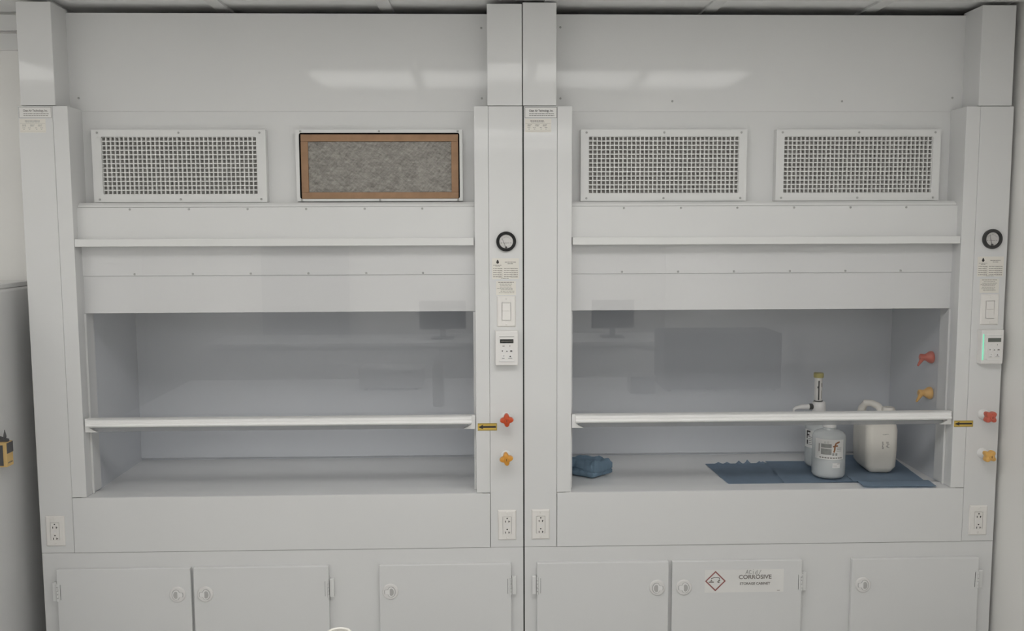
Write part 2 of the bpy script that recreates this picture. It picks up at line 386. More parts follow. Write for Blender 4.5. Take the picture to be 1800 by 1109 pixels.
# ------------------------------------------------------------------ fume hoods
ZP = 2.366       # top of posts
def hood(xl, xr, label, left):
    t = thing('fume_hood', label, 'fume hood', ((xl + xr) / 2, 0.3, 0.70), 'white fume hoods side by side')
    a0, a1 = xl + 0.1235, xl + 0.178        # left post: main cover, inner trim
    b1, b0 = xr - 0.178, xr - 0.1255        # right post
    # posts
    bx('post_cover', 'hood', t, xl, a0 - .0004, 0, 0.135, 0.702, ZP, 0.0012)
    bx('post_trim', 'hood', t, a0 + .0004, a1, 0.0003, 0.135, 0.9155, ZP, 0.0012)
    bx('post_trim', 'hood', t, b1, b0 - .0004, 0.0003, 0.135, 0.9155, ZP, 0.0012)
    bx('post_cover', 'hood', t, b0 + .0004, xr, 0, 0.135, 0.702, ZP, 0.0012)
    # column covers up to the ceiling
    if left:
        bx('column_cover', 'hood', t, -1.817, -1.693, 0.0, 0.135, ZP + .002, 2.733, 0.002)
        bx('column_cover', 'hood', t, -0.132, -0.0045, 0.0, 0.135, ZP + .002, 2.731, 0.002)
    else:
        bx('column_cover', 'hood', t, -0.0015, 0.1215, -0.001, 0.135, ZP + .002, 2.736, 0.002)
        bx('column_cover', 'hood', t, 1.6935, 1.820, 0.0, 0.135, ZP + .002, 2.732, 0.002)
    # recessed upper panels
    bx('upper_panel', 'hood', t, xl + .02, xr - .02, 0.118, 0.134, 2.3613, 2.721, 0.0007)
    bx('vent_panel', 'hood', t, xl + .12, xr - .12, 0.118, 0.134, 2.004, 2.361, 0.0007)
    # bent ledge lip and the panel below it
    prof = [(0.041, 2.0025), (0.046, 2.011), (0.058, 2.019), (0.118, 2.0205), (0.118, 2.0025)]
    obj('ledge_lip', prism(NB(), prof, 'x', a1 + .001, b1 - .001), 'trim', t)
    bx('header_panel', 'hood', t, a1 - .01, b1 + .01, 0.036, 0.05, 1.87, 2.0015, 0.001)
    bx('header_rail', 'trim', t, a1 + .003, b1 - .004, -0.004, 0.040, 1.8575, 1.886, 0.002)
    # panels behind the sash
    bx('inner_panel', 'hood', t, a1 - .025, b1 + .025, 0.060, 0.068, 1.747, 1.90, 0.0008)
    bx('inner_panel', 'hood', t, a1 - .025, b1 + .025, 0.064, 0.072, 1.6065, 1.7462, 0.0008)
    # sash
    g = bx('sash_glass', 'glass', t, a1 + .002, b1 - .002, 0.030, 0.036, 1.175, 1.8565, 0)
    g['label'] = 'clear sliding sash pane reflecting the room'
    hp = [(0.029, 1.186), (-0.004, 1.184), (-0.016, 1.1865), (-0.0205, 1.1925), (-0.0185, 1.1985), (-0.0145, 1.1995), (-0.0155, 1.2055), (-0.0095, 1.2115), (0.002, 1.2145), (0.029, 1.2145)]
    h = obj('sash_handle', prism(NB(), hp, 'x', a1 + .016, b1 - .016), 'bar', t)
    bx('bottom_rail', 'rail_clear', h, a1 + .03, b1 - .03, 0.016, 0.0285, 1.163, 1.184, 0.001)
    for s, xe in ((1, a1 + .003), (-1, b1 - .003)):
        pr = [(xe, 1.163), (xe + s * .045, 1.163), (xe + s * .030, 1.170), (xe + s * .013, 1.182), (xe + s * .013, 1.2150), (xe, 1.2150)]
        if s < 0: pr = pr[::-1]
        obj('end_bracket', prism(NB(), pr, 'y', 0.008, 0.0285), 'bar', h)
    for xe, s in ((a1, 1), (b1, -1)):
        bx('sash_track', 'trim', t, *sorted((xe + s * .0005, xe + s * .0085)), 0.050, 0.058, 0.9155, 1.605, 0.0008)
    # lined chamber
    li, lr = a1 - 0.02, b1 + 0.02
    bx('side_liner', 'liner', t, li - .01, li, 0.125, 0.615, 0.86, 2.0, 0)
    bx('side_liner', 'liner', t, lr, lr + .01, 0.125, 0.615, 0.86, 2.0, 0)
    bx('liner_return', 'liner', t, li - .01, a1 - .0002, 0.045, 0.125, 0.9155, 2.0, 0)
    bx('liner_return', 'liner', t, b1 + .0002, lr + .01, 0.045, 0.125, 0.9155, 2.0, 0)
    bx('rear_liner', 'liner', t, li - .01, lr + .01, 0.612, 0.625, 0.86, 2.03, 0)
    bx('top_liner', 'liner', t, li - .01, lr + .01, 0.072, 0.625, 2.0, 2.015, 0)
    bx('rear_baffle', 'liner', t, li + .0005, lr - .0005, 0.600, 0.606, 0.912, 1.99, 0)
    # work surface with a raised front lip
    wp = [(0.001, 0.9145), (0.088, 0.9145), (0.094, 0.9125), (0.104, 0.9025), (0.116, 0.9000), (0.612, 0.9000), (0.612, 0.86), (0.001, 0.86)]
    obj('work_surface', prism(NB(), wp, 'x', li, lr), 'surface', t)
    # apron below the opening
    bx('apron', 'hood', t, a0 + .0012, b0 - .0012, -0.0028, 0.0008, 0.7022, 0.9142, 0.0015)
    bx('apron_back', 'trim', t, a0 + .0012, b0 - .0012, 0.0012, 0.02, 0.7022, 0.859, 0)
    # outside shell (sides, back, top)
    bx('outer_side', 'hood', t, xl + .002, xl + .012, 0.136, 0.70, 0.702, 2.36, 0)
    bx('outer_side', 'hood', t, xr - .012, xr - .002, 0.136, 0.70, 0.702, 2.36, 0)
    # screws
    xs = (-1.457, -1.240, -1.024, -.808, -.591, -.377) if left else (.379, .594, .808, 1.024, 1.239, 1.453)
    for x in xs:
        place('screw', SCREW, (x, 0.036, 1.9945), t)
        place('screw', SCREW, (x - .002, 0.060, 1.7535), t)
    us = ((-.152, 2.410), (-.153, 2.670), (-1.66, 2.41)) if left else ((.145, 2.673), (.146, 2.410), (.573, 2.400), (1.226, 2.400), (1.654, 2.413))
    for x, z in us: place('screw', SCREW, (x, 0.118, z), t)
    return t

HL = hood(-1.8285, -0.0035, 'left white fume hood with an empty work surface', True)
HR = hood(0.0015, 1.8285, 'right white fume hood with bottles and blue towels inside', False)
# strip coloured black for the shade in the seam between the hoods
tag(bx('seam_shade', 'dark', None, -0.0032, 0.0012, 0.004, 0.6, 0.05, 2.364, 0), 'thin black strip painting the shade in the gap between the two fume hoods', 'gap_shade')

# ------------------------------------------------------------------ vents and filter
def frame_mesh(bm, x0, x1, z0, z1, ix0, ix1, iz0, iz1, y0, y1, rc=0.006, bev=0.0):
    """rectangular frame with a rounded opening"""
    n = 4; inner = []
    for cx, cz, a0 in ((ix1 - rc, iz1 - rc, 0), (ix0 + rc, iz1 - rc, 90), (ix0 + rc, iz0 + rc, 180), (ix1 - rc, iz0 + rc, 270)):
        for k in range(n + 1):
            a = math.radians(a0 + 90 * k / n); inner.append((cx + rc * math.cos(a), cz + rc * math.sin(a)))
    outer = [(x1, z1), (x0, z1), (x0, z0), (x1, z0)]
    def vv(p, y): return bm.verts.new((p[0], y, p[1]))
    for y in (y0, y1): pass
    I0 = [vv(p, y0) for p in inner]; I1 = [vv(p, y1) for p in inner]
    O0 = [vv(p, y0) for p in outer]; O1 = [vv(p, y1) for p in outer]
    m = len(inner); per = n + 1
    for I, O in ((I0, O0), (I1, O1)):
        for c in range(4):
            arc = I[c * per:(c + 1) * per]
            for k in range(n): bm.faces.new((O[c], arc[k], arc[k + 1]))
            bm.faces.new((O[c], arc[-1], I[((c + 1) * per) % m], O[(c + 1) % 4]))
    for i in range(m):
        j = (i + 1) % m; bm.faces.new((I0[i], I1[i], I1[j], I0[j]))
    for i in range(4):
        j = (i + 1) % 4; bm.faces.new((O0[i], O0[j], O1[j], O1[i]))
    return bm

def vent(x0, x1, ix0, ix1, label):
    z0, z1, iz0, iz1 = 2.0215, 2.290, 2.0505, 2.2645
    t = thing('vent_grille', label, 'vent', ((x0 + x1) / 2, 0.117, z0), 'white egg-crate vent grilles above the sashes')
    obj('frame', frame_mesh(NB(), x0, x1, z0, z1, ix0, ix1, iz0, iz1, 0.083, 0.0875), 'trim', t)
    bm = NB()      # the return flanges behind the face plate
    box(bm, x0, x0 + .003, 0.0877, 0.1175, z0, z1); box(bm, x1 - .003, x1, 0.0877, 0.1175, z0, z1)
    box(bm, x0 + .0032, x1 - .0032, 0.0877, 0.1175, z1 - .003, z1); box(bm, x0 + .0032, x1 - .0032, 0.0877, 0.1175, z0, z0 + .003)
    obj('flange', bm, 'trim', t)
    bm = NB(); nx, nz = 35, 13
    px, pz = (ix1 - ix0) / nx, (iz1 - iz0) / nz; w = 0.0021
    for i in range(nx + 1):
        x = ix0 + i * px; box(bm, x - w, x + w, 0.0880, 0.1, iz0 - .004, iz1 + .004)
    for i in range(nz + 1):
        z = iz0 + i * pz; box(bm, ix0 - .004, ix1 + .004, 0.0883, 0.0997, z - w, z + w)
    obj('egg_crate_grid', bm, 'grid', t)
    bx('filter_media', 'media2', t, x0 + .01, x1 - .01, 0.104, 0.1165, z0 + .01, z1 - .01, 0)
    for x in (x0 + .022, (x0 + x1) / 2, x1 - .022):
        for z in (z0 + .011, z1 - .011): place('screw', SCREW, (x, 0.083, z), t)
vent(-1.606, -0.962, -1.571, -0.9965, 'egg-crate vent grille at far left beside the brown framed filter')
vent(0.2205, 0.8535, 0.2505, 0.8235, 'egg-crate vent grille on the right hood, nearer the centre columns')
vent(0.9665, 1.5985, 0.9965, 1.5690, 'egg-crate vent grille on the right hood, nearer the right wall')

t = thing('filter_holder', 'narrow white metal frame screwed around the brown cardboard filter', 'frame', (-.5385, 0.117, 2.0235))
obj('frame', frame_mesh(NB(), -.851, -.2265, 2.0235, 2.2895, -.8385, -.2375, 2.0325, 2.2785, 0.083, 0.0875, 0.008), 'trim', t)
bm = NB()
box(bm, -.851, -.848, 0.0877, 0.1175, 2.0235, 2.2895); box(bm, -.2295, -.2265, 0.0877, 0.1175, 2.0235, 2.2895)
box(bm, -.8478, -.2297, 0.0877, 0.1175, 2.2865, 2.2895); box(bm, -.8478, -.2297, 0.0877, 0.1175, 2.0235, 2.0265)
obj('flange', bm, 'trim', t)
for x in (-.832, -.5385, -.244):
    for z in (2.028, 2.284): place('screw', SCREW, (x, 0.083, z), t)
bx('gap_shade_sheet', 'dark', t, -.846, -.231, 0.1145, 0.1172, 2.028, 2.285, 0)  # black sheet put in for the shade of the gap around the filter

t = thing('air_filter', 'grey fibre air filter in a brown cardboard frame', 'filter', (-.5385, 0.10, 2.0335))
fx0, fx1, fz0, fz1 = -.8335, -.2425, 2.0335, 2.2735
bm = NB(); box(bm, fx0, fx1, 0.0905, 0.1135, fz1 - .026, fz1, .001)
obj('frame_side', bm, 'card', t)
bm = NB(); box(bm, fx0, fx1, 0.0905, 0.1135, fz0, fz0 + .024, .001); obj('frame_side', bm, 'card', t)
bm = NB(); box(bm, fx0, fx0 + .0265, 0.0900, 0.1135, fz0 + .0243, fz1 - .0263, .001); obj('frame_side', bm, 'card', t)
bm = NB(); box(bm, fx1 - .0265, fx1, 0.0900, 0.1135, fz0 + .0243, fz1 - .0263, .001); obj('frame_side', bm, 'card', t)
bm = NB(); nx, nz = 90, 36      # lofted, slightly uneven fibre mat
ax0, ax1, az0, az1 = fx0 + .0267, fx1 - .0267, fz0 + .0245, fz1 - .0265
gv = [[bm.verts.new((ax0 + (ax1 - ax0) * i / nx, 0.0965 + 0.004 * noise.noise(Vector((i * .35, j * .35, 1.3))) + 0.003 * random.random(), az0 + (az1 - az0) * j / nz)) for j in range(nz + 1)] for i in range(nx + 1)]
for i in range(nx):
    for j in range(nz): bm.faces.new((gv[i][j], gv[i + 1][j], gv[i + 1][j + 1], gv[i][j + 1]))
bv = [bm.verts.new((x, 0.112, z)) for x, z in ((ax0, az0), (ax1, az0), (ax1, az1), (ax0, az1))]; bm.faces.new(bv)
obj('fibre_mat', bm, 'media', t)

# ------------------------------------------------------------------ base cabinets
def latch(parent, x, z, side):
    """side = +1 when the thumb lobe points to +x"""
    r = 0.0305
    ring = obj('latch', lathe(NB(), [(r, -0.0201), (r, -0.0225), (r - .003, -0.0262), (r - .008, -0.0268), (r - .0105, -0.0245), (r - .0105, -0.0203)], (x, 0, z), 'y', 40), 'latch', parent, True)
    return ring
def latch_full(parent, x, z, side):
    r = 0.0305
    bm = lathe(NB(), [(r, -0.0201), (r, -0.0225), (r - .003, -0.0262), (r - .0075, -0.0268), (0.0001, -0.0262)], (x, 0, z), 'y', 40)
    obj('latch_escutcheon', bm, 'latch', parent, True)
    # keyhole-shaped raised pull with a finger hole
    pts = []
    ho = -0.003 * side
    for k in range(25):
        a = math.radians(-115 + 230 * k / 24)
        pts.append((x + ho - side * 0.0145 * math.cos(a) * 1.0 , z + 0.0185 * math.sin(a)))
    pts += [(x + side * 0.008, z + 0.0085), (x + side * 0.019, z + 0.0075), (x + side * 0.020, z), (x + side * 0.019, z - 0.0075), (x + side * 0.008, z - 0.0085)]
    if side > 0: pts = pts[::-1]
    mx_, mz_ = x + side * .001, z
    rec = [(mx_ + (px - mx_) * 1.10 + (.0012 if px > mx_ else -.0012), mz_ + (pz - mz_) * 1.13) for px, pz in pts]
    obj('latch_recess_shade', prism(NB(), rec, 'y', -0.0260, -0.0271), 'latchin', parent)  # raised outline, its grey painted as the shade of a recess
    o = obj('latch_pull', prism(NB(), pts, 'y', -0.0262, -0.0292), 'white', parent)
    hole = []
    for k in range(24):
        a = 2 * PI * k / 24
        hole.append((x + ho - side * 0.0015 - side * max(-0.006, 0.0095 * math.cos(a)), z + 0.0140 * math.sin(a)))
    if side > 0: hole = hole[::-1]
    obj('finger_hole', prism(NB(), hole, 'y', -0.0293, -0.0298), 'latchin', parent)  # flat plate, the hole's shade put into its grey
def hinge(parent, x, z, side):
    """x = door edge, side = +1 when the frame leaf lies to +x"""
    h = 0.0355
    bx('hinge_leaf', 'trim', parent, *sorted((x + side * .0025, x + side * .0185)), -0.016, -0.0002, z - h, z + h, 0.0015)
    bm = NB()
    for k in range(5):
        za = z - h + k * 2 * h / 5
        lathe(bm, [(0.0035, za + .0015), (0.0035, za + 2 * h / 5 - .0015)], (x + side * .0008 - side * .003, -0.0215, 0), 'z', 10)
    obj('hinge_knuckle', bm, 'trim', parent)
    bx('door_leaf', 'trim', parent, *sorted((x - side * .013, x - side * .006)), -0.0225, -0.0202, z - h + .004, z + h - .002, 0.0006)
    bx('hinge_slot', 'dark', parent, *sorted((x - side * .0142, x - side * .0131)), -0.0208, -0.0202, z - h + .006, z + h - .006, 0)

def cabinet(xl, xr, doors, label, dl):
    t = thing('base_cabinet', label, 'cabinet', ((xl + xr) / 2, 0.3, 0.0), 'white base cabinets under the hoods')
    bm = NB(); box(bm, xl, xr, 0.0005, 0.70, 0.09, 0.7005, 0.0015)
    obj('body', bm, 'hood', t)
    bx('plinth', 'slate', t, xl + .01, xr - .01, 0.06, 0.68, 0, 0.0895, 0)
    res = []
    for (x0, x1, lx, ls, hx, hs), lab in zip(doors, dl):
        d = bx('door', 'hood', t, x0, x1, -0.020, 0.0003, 0.115, 0.643, 0.0028, 3)
        d['label'] = lab
        latch_full(d, lx, 0.541, ls)
        hinge(d, hx, 0.5545, hs)
        res.append(d)
    return res
cabinet(-1.8285, -0.0035, [(-1.770, -1.268, -1.318, 1, -1.770, -1), (-1.258, -.747, -1.2135, -1, -.747, 1), (-.555, -.0505, -.513, -1, -.0505, 1)],
        'white base cabinet under the empty left hood', ['leftmost cabinet door', 'middle door, latch on its left', 'door nearest the centre seam'])
cabinet(0.0015, 1.8285, [(.048, .5555, .511, 1, .048, -1), (.569, 1.074, .6145, -1, 1.074, 1), (1.268, 1.767, 1.3125, -1, 1.767, 1)],
        'white base cabinet under the right hood, bearing the corrosive storage sign', ['door nearest the centre seam', 'door with the corrosive sign', 'rightmost cabinet door'])

# ------------------------------------------------------------------ electrical fittings
def plate(t, x, z, w, h, cut, name='cover_plate', m='plate', d=0.0065):
    bm = NB(); pr = 0.004
    frame_mesh(bm, x - w / 2 + pr, x + w / 2 - pr, z - h / 2 + pr, z + h / 2 - pr, x - cut[0] / 2, x + cut[0] / 2, z - cut[1] / 2, z + cut[1] / 2, -d, -d + .002, 0.001)
    # sloping rim
    o = [(x - w / 2, z - h / 2), (x + w / 2, z - h / 2), (x + w / 2, z + h / 2), (x - w / 2, z + h / 2)]
    i = [(x - w / 2 + pr, z - h / 2 + pr), (x + w / 2 - pr, z - h / 2 + pr), (x + w / 2 - pr, z + h / 2 - pr), (x - w / 2 + pr, z + h / 2 - pr)]
    O0 = [bm.verts.new((p[0], -0.0003, p[1])) for p in o]; O = [bm.verts.new((p[0], -0.0022, p[1])) for p in o]; I = [bm.verts.new((p[0], -d, p[1])) for p in i]
    for k in range(4):
        j = (k + 1) % 4; bm.faces.new((O[k], O[j], I[j], I[k])); bm.faces.new((O0[k], O0[j], O[j], O[k]))
    return obj(name, bm, m, t)
def outlet(x, z, label):
    t = thing('wall_outlet', label, 'outlet', (x, 0, z - .0585), 'duplex outlets along the hood posts')
    plate(t, x, z, 0.070, 0.117, (0.0345, 0.068))
    r = bx('receptacle', 'plate', t, x - .0160, x + .0160, -0.0072, -0.0015, z - .0328, z + .0328, 0.0006)
    for s in (1, -1):
        zc = z + s * 0.0215 - 0.002
        f = bx('socket_face', 'plate', r, x - .0135, x + .0135, -0.0078, -0.0073, zc - .0105, zc + .0125, 0)
        bm = NB(); lathe(bm, [(0.0026, -0.00785), (0.0026, -0.0082)], (x, 0, zc + .0075), 'y', 12)
        box(bm, x - .0078, x - .0052, -0.0082, -0.00785, zc - .0085, zc - .0008)
        box(bm, x + .0050, x + .0076, -0.0082, -0.00785, zc - .0085, zc - .0008)
        box(bm, x + .0077, x + .0110, -0.0082, -0.00785, zc - .0053, zc - .0037)
        obj('slot', bm, 'black', r)
    bx('test_buttons', 'device', r, x - .007, x + .007, -0.0079, -0.0073, z - .0065, z + .0035, 0.0002)
    for s in (1, -1): place('plate_screw', SCREW_P, (x, -0.0063, z + s * .0483), t)
SCREW_P = SCREW.copy(); SCREW_P.materials[0] = M['plate']
outlet(-1.772, .788, 'duplex outlet on the leftmost post, beside the apron')
outlet(-.0655, .790, 'duplex outlet left of the black centre seam')
outlet(.063, .791, 'duplex outlet right of the black centre seam')
outlet(1.7635, .786, 'duplex outlet on the rightmost post, by the right wall')

def switch(x, z, label):
    t = thing('light_switch', label, 'switch', (x, 0, z - .0585), 'rocker light switches on the hood posts')
    plate(t, x, z, 0.070, 0.116, (0.0345, 0.068))
    prof = [(-0.0020, z - .0325), (-0.0100, z - .0325), (-0.0070, z + .001), (-0.0055, z + .0325), (-0.0020, z + .0325)]
    obj('rocker', prism(NB(), prof, 'x', x - .0155, x + .0155), 'plate', t)
    prof = [(-0.0072, z + .002), (-0.0098, z + .003), (-0.0076, z + .030), (-0.0056, z + .031)]
    obj('rocker_upper', prism(NB(), prof, 'x', x - .0150, x + .0120), 'plate', t)
    for s in (1, -1): place('plate_screw', SCREW_P, (x, -0.0063, z + s * .0483), t)
switch(-.065, 1.611, 'rocker light switch on the centre post above the dark-screened keypad')
switch(1.770, 1.607, 'rocker light switch on the right post above the green-lit keypad')

def keypad(x, z, label, lit):
    t = thing('airflow_monitor', label, 'control panel', (x, 0, z - .067), 'airflow monitor keypads on the hood posts')
    w, h = 0.0425, 0.066
    prof = [(x - w, z - h + .012), (x - w + .0015, z - h + .0005), (x + w - .0015, z - h + .0005), (x + w, z - h + .012), (x + w, z + h - .002), (x - w, z + h - .002)]
    bm = prism(NB(), prof, 'y', -0.0305, -0.0003); bmesh.ops.recalc_face_normals(bm, faces=bm.faces)
    bmesh.ops.bevel(bm, geom=[e for e in bm.edges if all(v.co.y < -.03 for v in e.verts)], offset=0.003, segments=3, profile=.5, affect='EDGES')
    obj('housing', bm, 'device', t)
    prof = [(-0.0306, z + .048), (-0.0318, z + .0455), (-0.0318, z - .046), (-0.0306, z - .0515)]
    obj('bezel', prism(NB(), prof, 'x', x - .0290, x + .0290), 'device', t)
    kx = 0 if not lit else 0.006
    if not lit:
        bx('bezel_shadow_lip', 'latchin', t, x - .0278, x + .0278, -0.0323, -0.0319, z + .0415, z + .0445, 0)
    else:
        bx('bezel_lip', 'trim', t, x - .018, x + .034, -0.0323, -0.0319, z + .0410, z + .0440, 0)
        o = bx('status_light', 'green', t, x - .0385, x - .0345, -0.0335, -0.0300, z - .050, z + .048, 0.0005); o['label'] = 'glowing green light bar'
    bx('lower_lip', 'white', t, x - .0275 + kx, x + .0275 + kx * .5, -0.0334, -0.0319, z - .051, z - .046, 0.0006)
    bx('display', 'lcd' if not lit else 'lcd2', t, x - .0250 + kx, x + .0250 + kx, -0.0326, -0.0319, z + .0185, z + .0335, 0.0004)
    if not lit:
        bm = NB()
        for i in range(14): quad(bm, x - .020 + i * .003, x - .018 + i * .003, z + .0245, z + .0275, -0.03265)
        obj('display_digits', bm, 'inkgrey', t)
    bm = NB()
    quad(bm, x - .016 + kx, x - .008 + kx, z + .0065, z + .0090, -0.0320); quad(bm, x + .0105 + kx, x + .0130 + kx, z + .0055, z + .0105, -0.0320)
    obj('indicator_marks', bm, 'inkgrey' if not lit else 'greyprint', t)
    if lit: bx('indicator_lamp', 'white', t, x - .016 + kx, x - .008 + kx, -0.0325, -0.0321, z + .0068, z + .0088, 0)
    keys = [(-.0165, -.011, .0145, .015), (.0005, -.011, .0115, .015), (.0165, -.011, .0125, .015), (-.0130, -.0325, .0150, .017), (.0130, -.0325, .0210, .017)]
    ic = 'ink' if not lit else 'inkgrey'
    for k, (kxo, kz, kw, kh) in enumerate(keys):
        cx, cz = x + kxo + kx, z + kz
        b = bx('key', 'white', t, cx - kw / 2, cx + kw / 2, -0.0332, -0.0319, cz - kh / 2, cz + kh / 2, 0.0005)
        bm = NB(); y = -0.0334
        if k == 0: poly(bm, [(cx - .0032, cz + .0025), (cx, cz - .0035), (cx + .0032, cz + .0025)], y)
        elif k == 1: poly(bm, [(cx - .0032, cz - .0028), (cx + .0032, cz - .0028), (cx, cz + .0032)], y)
        elif k == 2: quad(bm, cx - .004, cx + .004, cz - .0008, cz + .0025, y); quad(bm, cx - .004, cx + .004, cz - .0030, cz - .0016, y)
        elif k == 3: poly(bm, [(cx, cz + .0035), (cx + .0035, cz + .0055), (cx + .0028, cz + .001)], y); quad(bm, cx - .0045, cx + .0045, cz - .0062, cz - .0045, y)
        else: poly(bm, [(cx - .004, cz - .001), (cx + .004, cz - .001), (cx, cz + .005)], y); quad(bm, cx - .0075, cx + .0075, cz - .0055, cz - .0042, y)
        obj('key_symbol', bm, ic, b)
keypad(-.065, 1.476, 'dark-screened airflow keypad on the centre post', False)
keypad(1.7725, 1.468, 'airflow keypad with glowing green bar on the right post', True)

def gauge(x, z, ringm, label, ang):
    t = thing('pressure_gauge', label, 'gauge', (x, 0, z - .0365), 'round pressure gauges on the hood posts')
    R, r = 0.0368, 0.0255
    obj('bezel', lathe(NB(), [(R, -0.0002), (R, -0.010), (R - .002, -0.0125), (r + .002, -0.0125), (r, -0.0095), (r, -0.0040)], (x, 0, z), 'y', 48, False), ringm, t, True)
    obj('dial', lathe(NB(), [(r + .001, -0.0030), (r + .001, -0.0042), (0.0001, -0.0042)], (x, 0, z), 'y', 40), 'dial', t)
    bm = NB()
    for k in range(11):
        a = math.radians(35 + 11 * k); rr0, rr1 = 0.0185, (0.022 if k % 5 else 0.0235)
        c, s = math.cos(a), math.sin(a); n = (-s * .0004, c * .0004); zc = z - .004
        poly(bm, [(x + c * rr0 - n[0], zc + s * rr0 - n[1]), (x + c * rr1 - n[0], zc + s * rr1 - n[1]), (x + c * rr1 + n[0], zc + s * rr1 + n[1]), (x + c * rr0 + n[0], zc + s * rr0 + n[1])], -0.0044)
    quad(bm, x - .012, x + .012, z - .0062, z - .0048, -0.0044)
    for s in (-1, 1): lathe(bm, [(0.0018, -0.0043), (0.0018, -0.0047)], (x + s * .0175, 0, z - .0055), 'y', 10)
    obj('scale_marks', bm, 'inkgrey', t)
    bm = NB(); a = math.radians(ang); c, s = math.cos(a), math.sin(a); bxx, bz = x - .002, z - .0205; L = 0.037; n = (-s * .0006, c * .0006)
    prism(bm, [(bxx - n[0] * 1.6, bz - n[1] * 1.6), (bxx + c * L - n[0] * .4, bz + s * L - n[1] * .4), (bxx + c * L + n[0] * .4, bz + s * L + n[1] * .4), (bxx + n[0] * 1.6, bz + n[1] * 1.6)], 'y', -0.0062, -0.0056)
    obj('needle', bm, 'ink', t)
    obj('needle_stop', lathe(NB(), [(0.0042, -0.0043), (0.0042, -0.0075), (0.0001, -0.0075)], (x, 0, z - .0222), 'y', 16), ringm, t)
    obj('lens', lathe(NB(), [(r, -0.0082), (r, -0.0090), (0.0001, -0.0090)], (x, 0, z), 'y', 40), 'glass', t)
gauge(-.065, 1.8715, 'black', 'round gauge with black rim on the centre post', 112)
gauge(1.767, 1.874, 'charcoal', 'round gauge with haze-greyed black rim on the right post', 103)  # rim itself is black, pale edge haze mixed into its colour

# ------------------------------------------------------------------ stickers and notices
YS = -0.0006
def sticker(name, x0, x1, z0, z1, m, label, cat, group=None, y=0.0):
    t = thing(name, label, cat, ((x0 + x1) / 2, y, z0), group)
    bx('sheet', m, t, x0, x1, y - .0006, y - .0001, z0, z1, 0)
    return t
def cert(x0, x1, z0, z1, label, seed):
    t = sticker('certification_label', x0, x1, z0, z1, 'paper', label, 'label', 'certification labels under the gauges')
    w = x1 - x0; y = -0.0008; bm = NB(); cx, cz = x0 + .021, z1 - .014
    drop = [(cx + .0052 * math.sin(a) * (1 if math.cos(a) < 0.3 else .85), cz + .0062 * math.cos(a) + (.0025 if math.cos(a) > .8 else 0)) for a in [2 * PI * k / 16 for k in range(16)]]
    poly(bm, drop[::-1], y)
    obj('emblem', bm, 'ink', t)
    bm = NB()
    greek(bm, x0 + .005, x0 + .037, z1 - .0255, .0016, y, seed); greek(bm, x0 + .013, x0 + .030, z1 - .0292, .0016, y, seed + 1)
    greek(bm, x0 + .048, x0 + .090, z1 - .0142, .0020, y, seed + 2); greek(bm, x0 + .058, x0 + .080, z1 - .0205, .0018, y, seed + 3)
    for k in range(5):
        z = z1 - .0375 - k * .0078
        greek(bm, x0 + .004, x0 + .038, z, .0019, y, seed + 10 + k); greek(bm, x0 + .044, x1 - .004, z, .0019, y, seed + 20 + k)
        quad(bm, x0 + .024, x0 + .040, z - .0024, z - .0019, y); quad(bm, x0 + .070, x1 - .003, z - .0024, z - .0019, y)
    greek(bm, x0 + .035, x0 + .065, z0 + .0022, .0014, y, seed + 40)
    obj('printed_text', bm, 'inkgrey', t)
cert(-.118, -.018, 1.732, 1.809, 'cream printed certification label under the black gauge', 3)
cert(1.717, 1.817, 1.7325, 1.808, 'cream printed certification label under the haze-greyed gauge', 4)
def notice(x0, x1, z0, z1, label, seed):
    t = sticker('instruction_label', x0, x1, z0, z1, 'paper', label, 'label', 'small instruction labels above the switches')
    bm = NB(); y = -0.0008; r = random.Random(seed)
    greek(bm, x0 + .008, x1 - .008, z1 - .0045, .0020, y, seed)
    for k in range(7):
        z = z1 - .011 - k * .0054; s = r.uniform(.003, .018)
        greek(bm, x0 + s, x1 - r.uniform(.003, .018), z, .0015, y, seed * 7 + k)
    obj('printed_text', bm, 'inkgrey', t)
notice(-.103, -.029, 1.6715, 1.724, 'small printed instruction label above the switch on the centre post', 5)
notice(1.729, 1.803, 1.6700, 1.724, 'small printed instruction label above the switch on the right post', 6)

def brand(x0, x1, label, m):
    t = sticker('maker_plate', x0, x1, 2.3235, 2.3625, 'paperw', label, 'sign', 'maker plates at the top of the left posts')
    y = -0.0008; bm = NB(); z0, z1 = 2.3235, 2.3625; b = .0011
    for q in ((x0, x1, z1 - b, z1), (x0, x1, z0, z0 + b), (x0, x0 + b, z0 + b, z1 - b), (x1 - b, x1, z0 + b, z1 - b)): quad(bm, *q, y)
    obj('border', bm, m, t)
    bm = NB(); w = x1 - x0
    add_text(bm, 'Clean Air Technology, Inc.', (x0 + x1) / 2 + .001, z1 - .0135, y, .0105, .00025, sx=(w * .86) / .128)
    greek(bm, x0 + .016, x1 - .010, z1 - .0245, .0022, y, 9); greek(bm, x0 + .016, x1 - .010, z1 - .0308, .0022, y, 11)
    obj('lettering', bm, m, t)
brand(.0055, .1235, 'bordered white maker plate atop the post right of the centre seam', 'ink')
brand(-1.8245, -1.7085, 'bordered white maker plate atop the leftmost post', 'inkgrey')
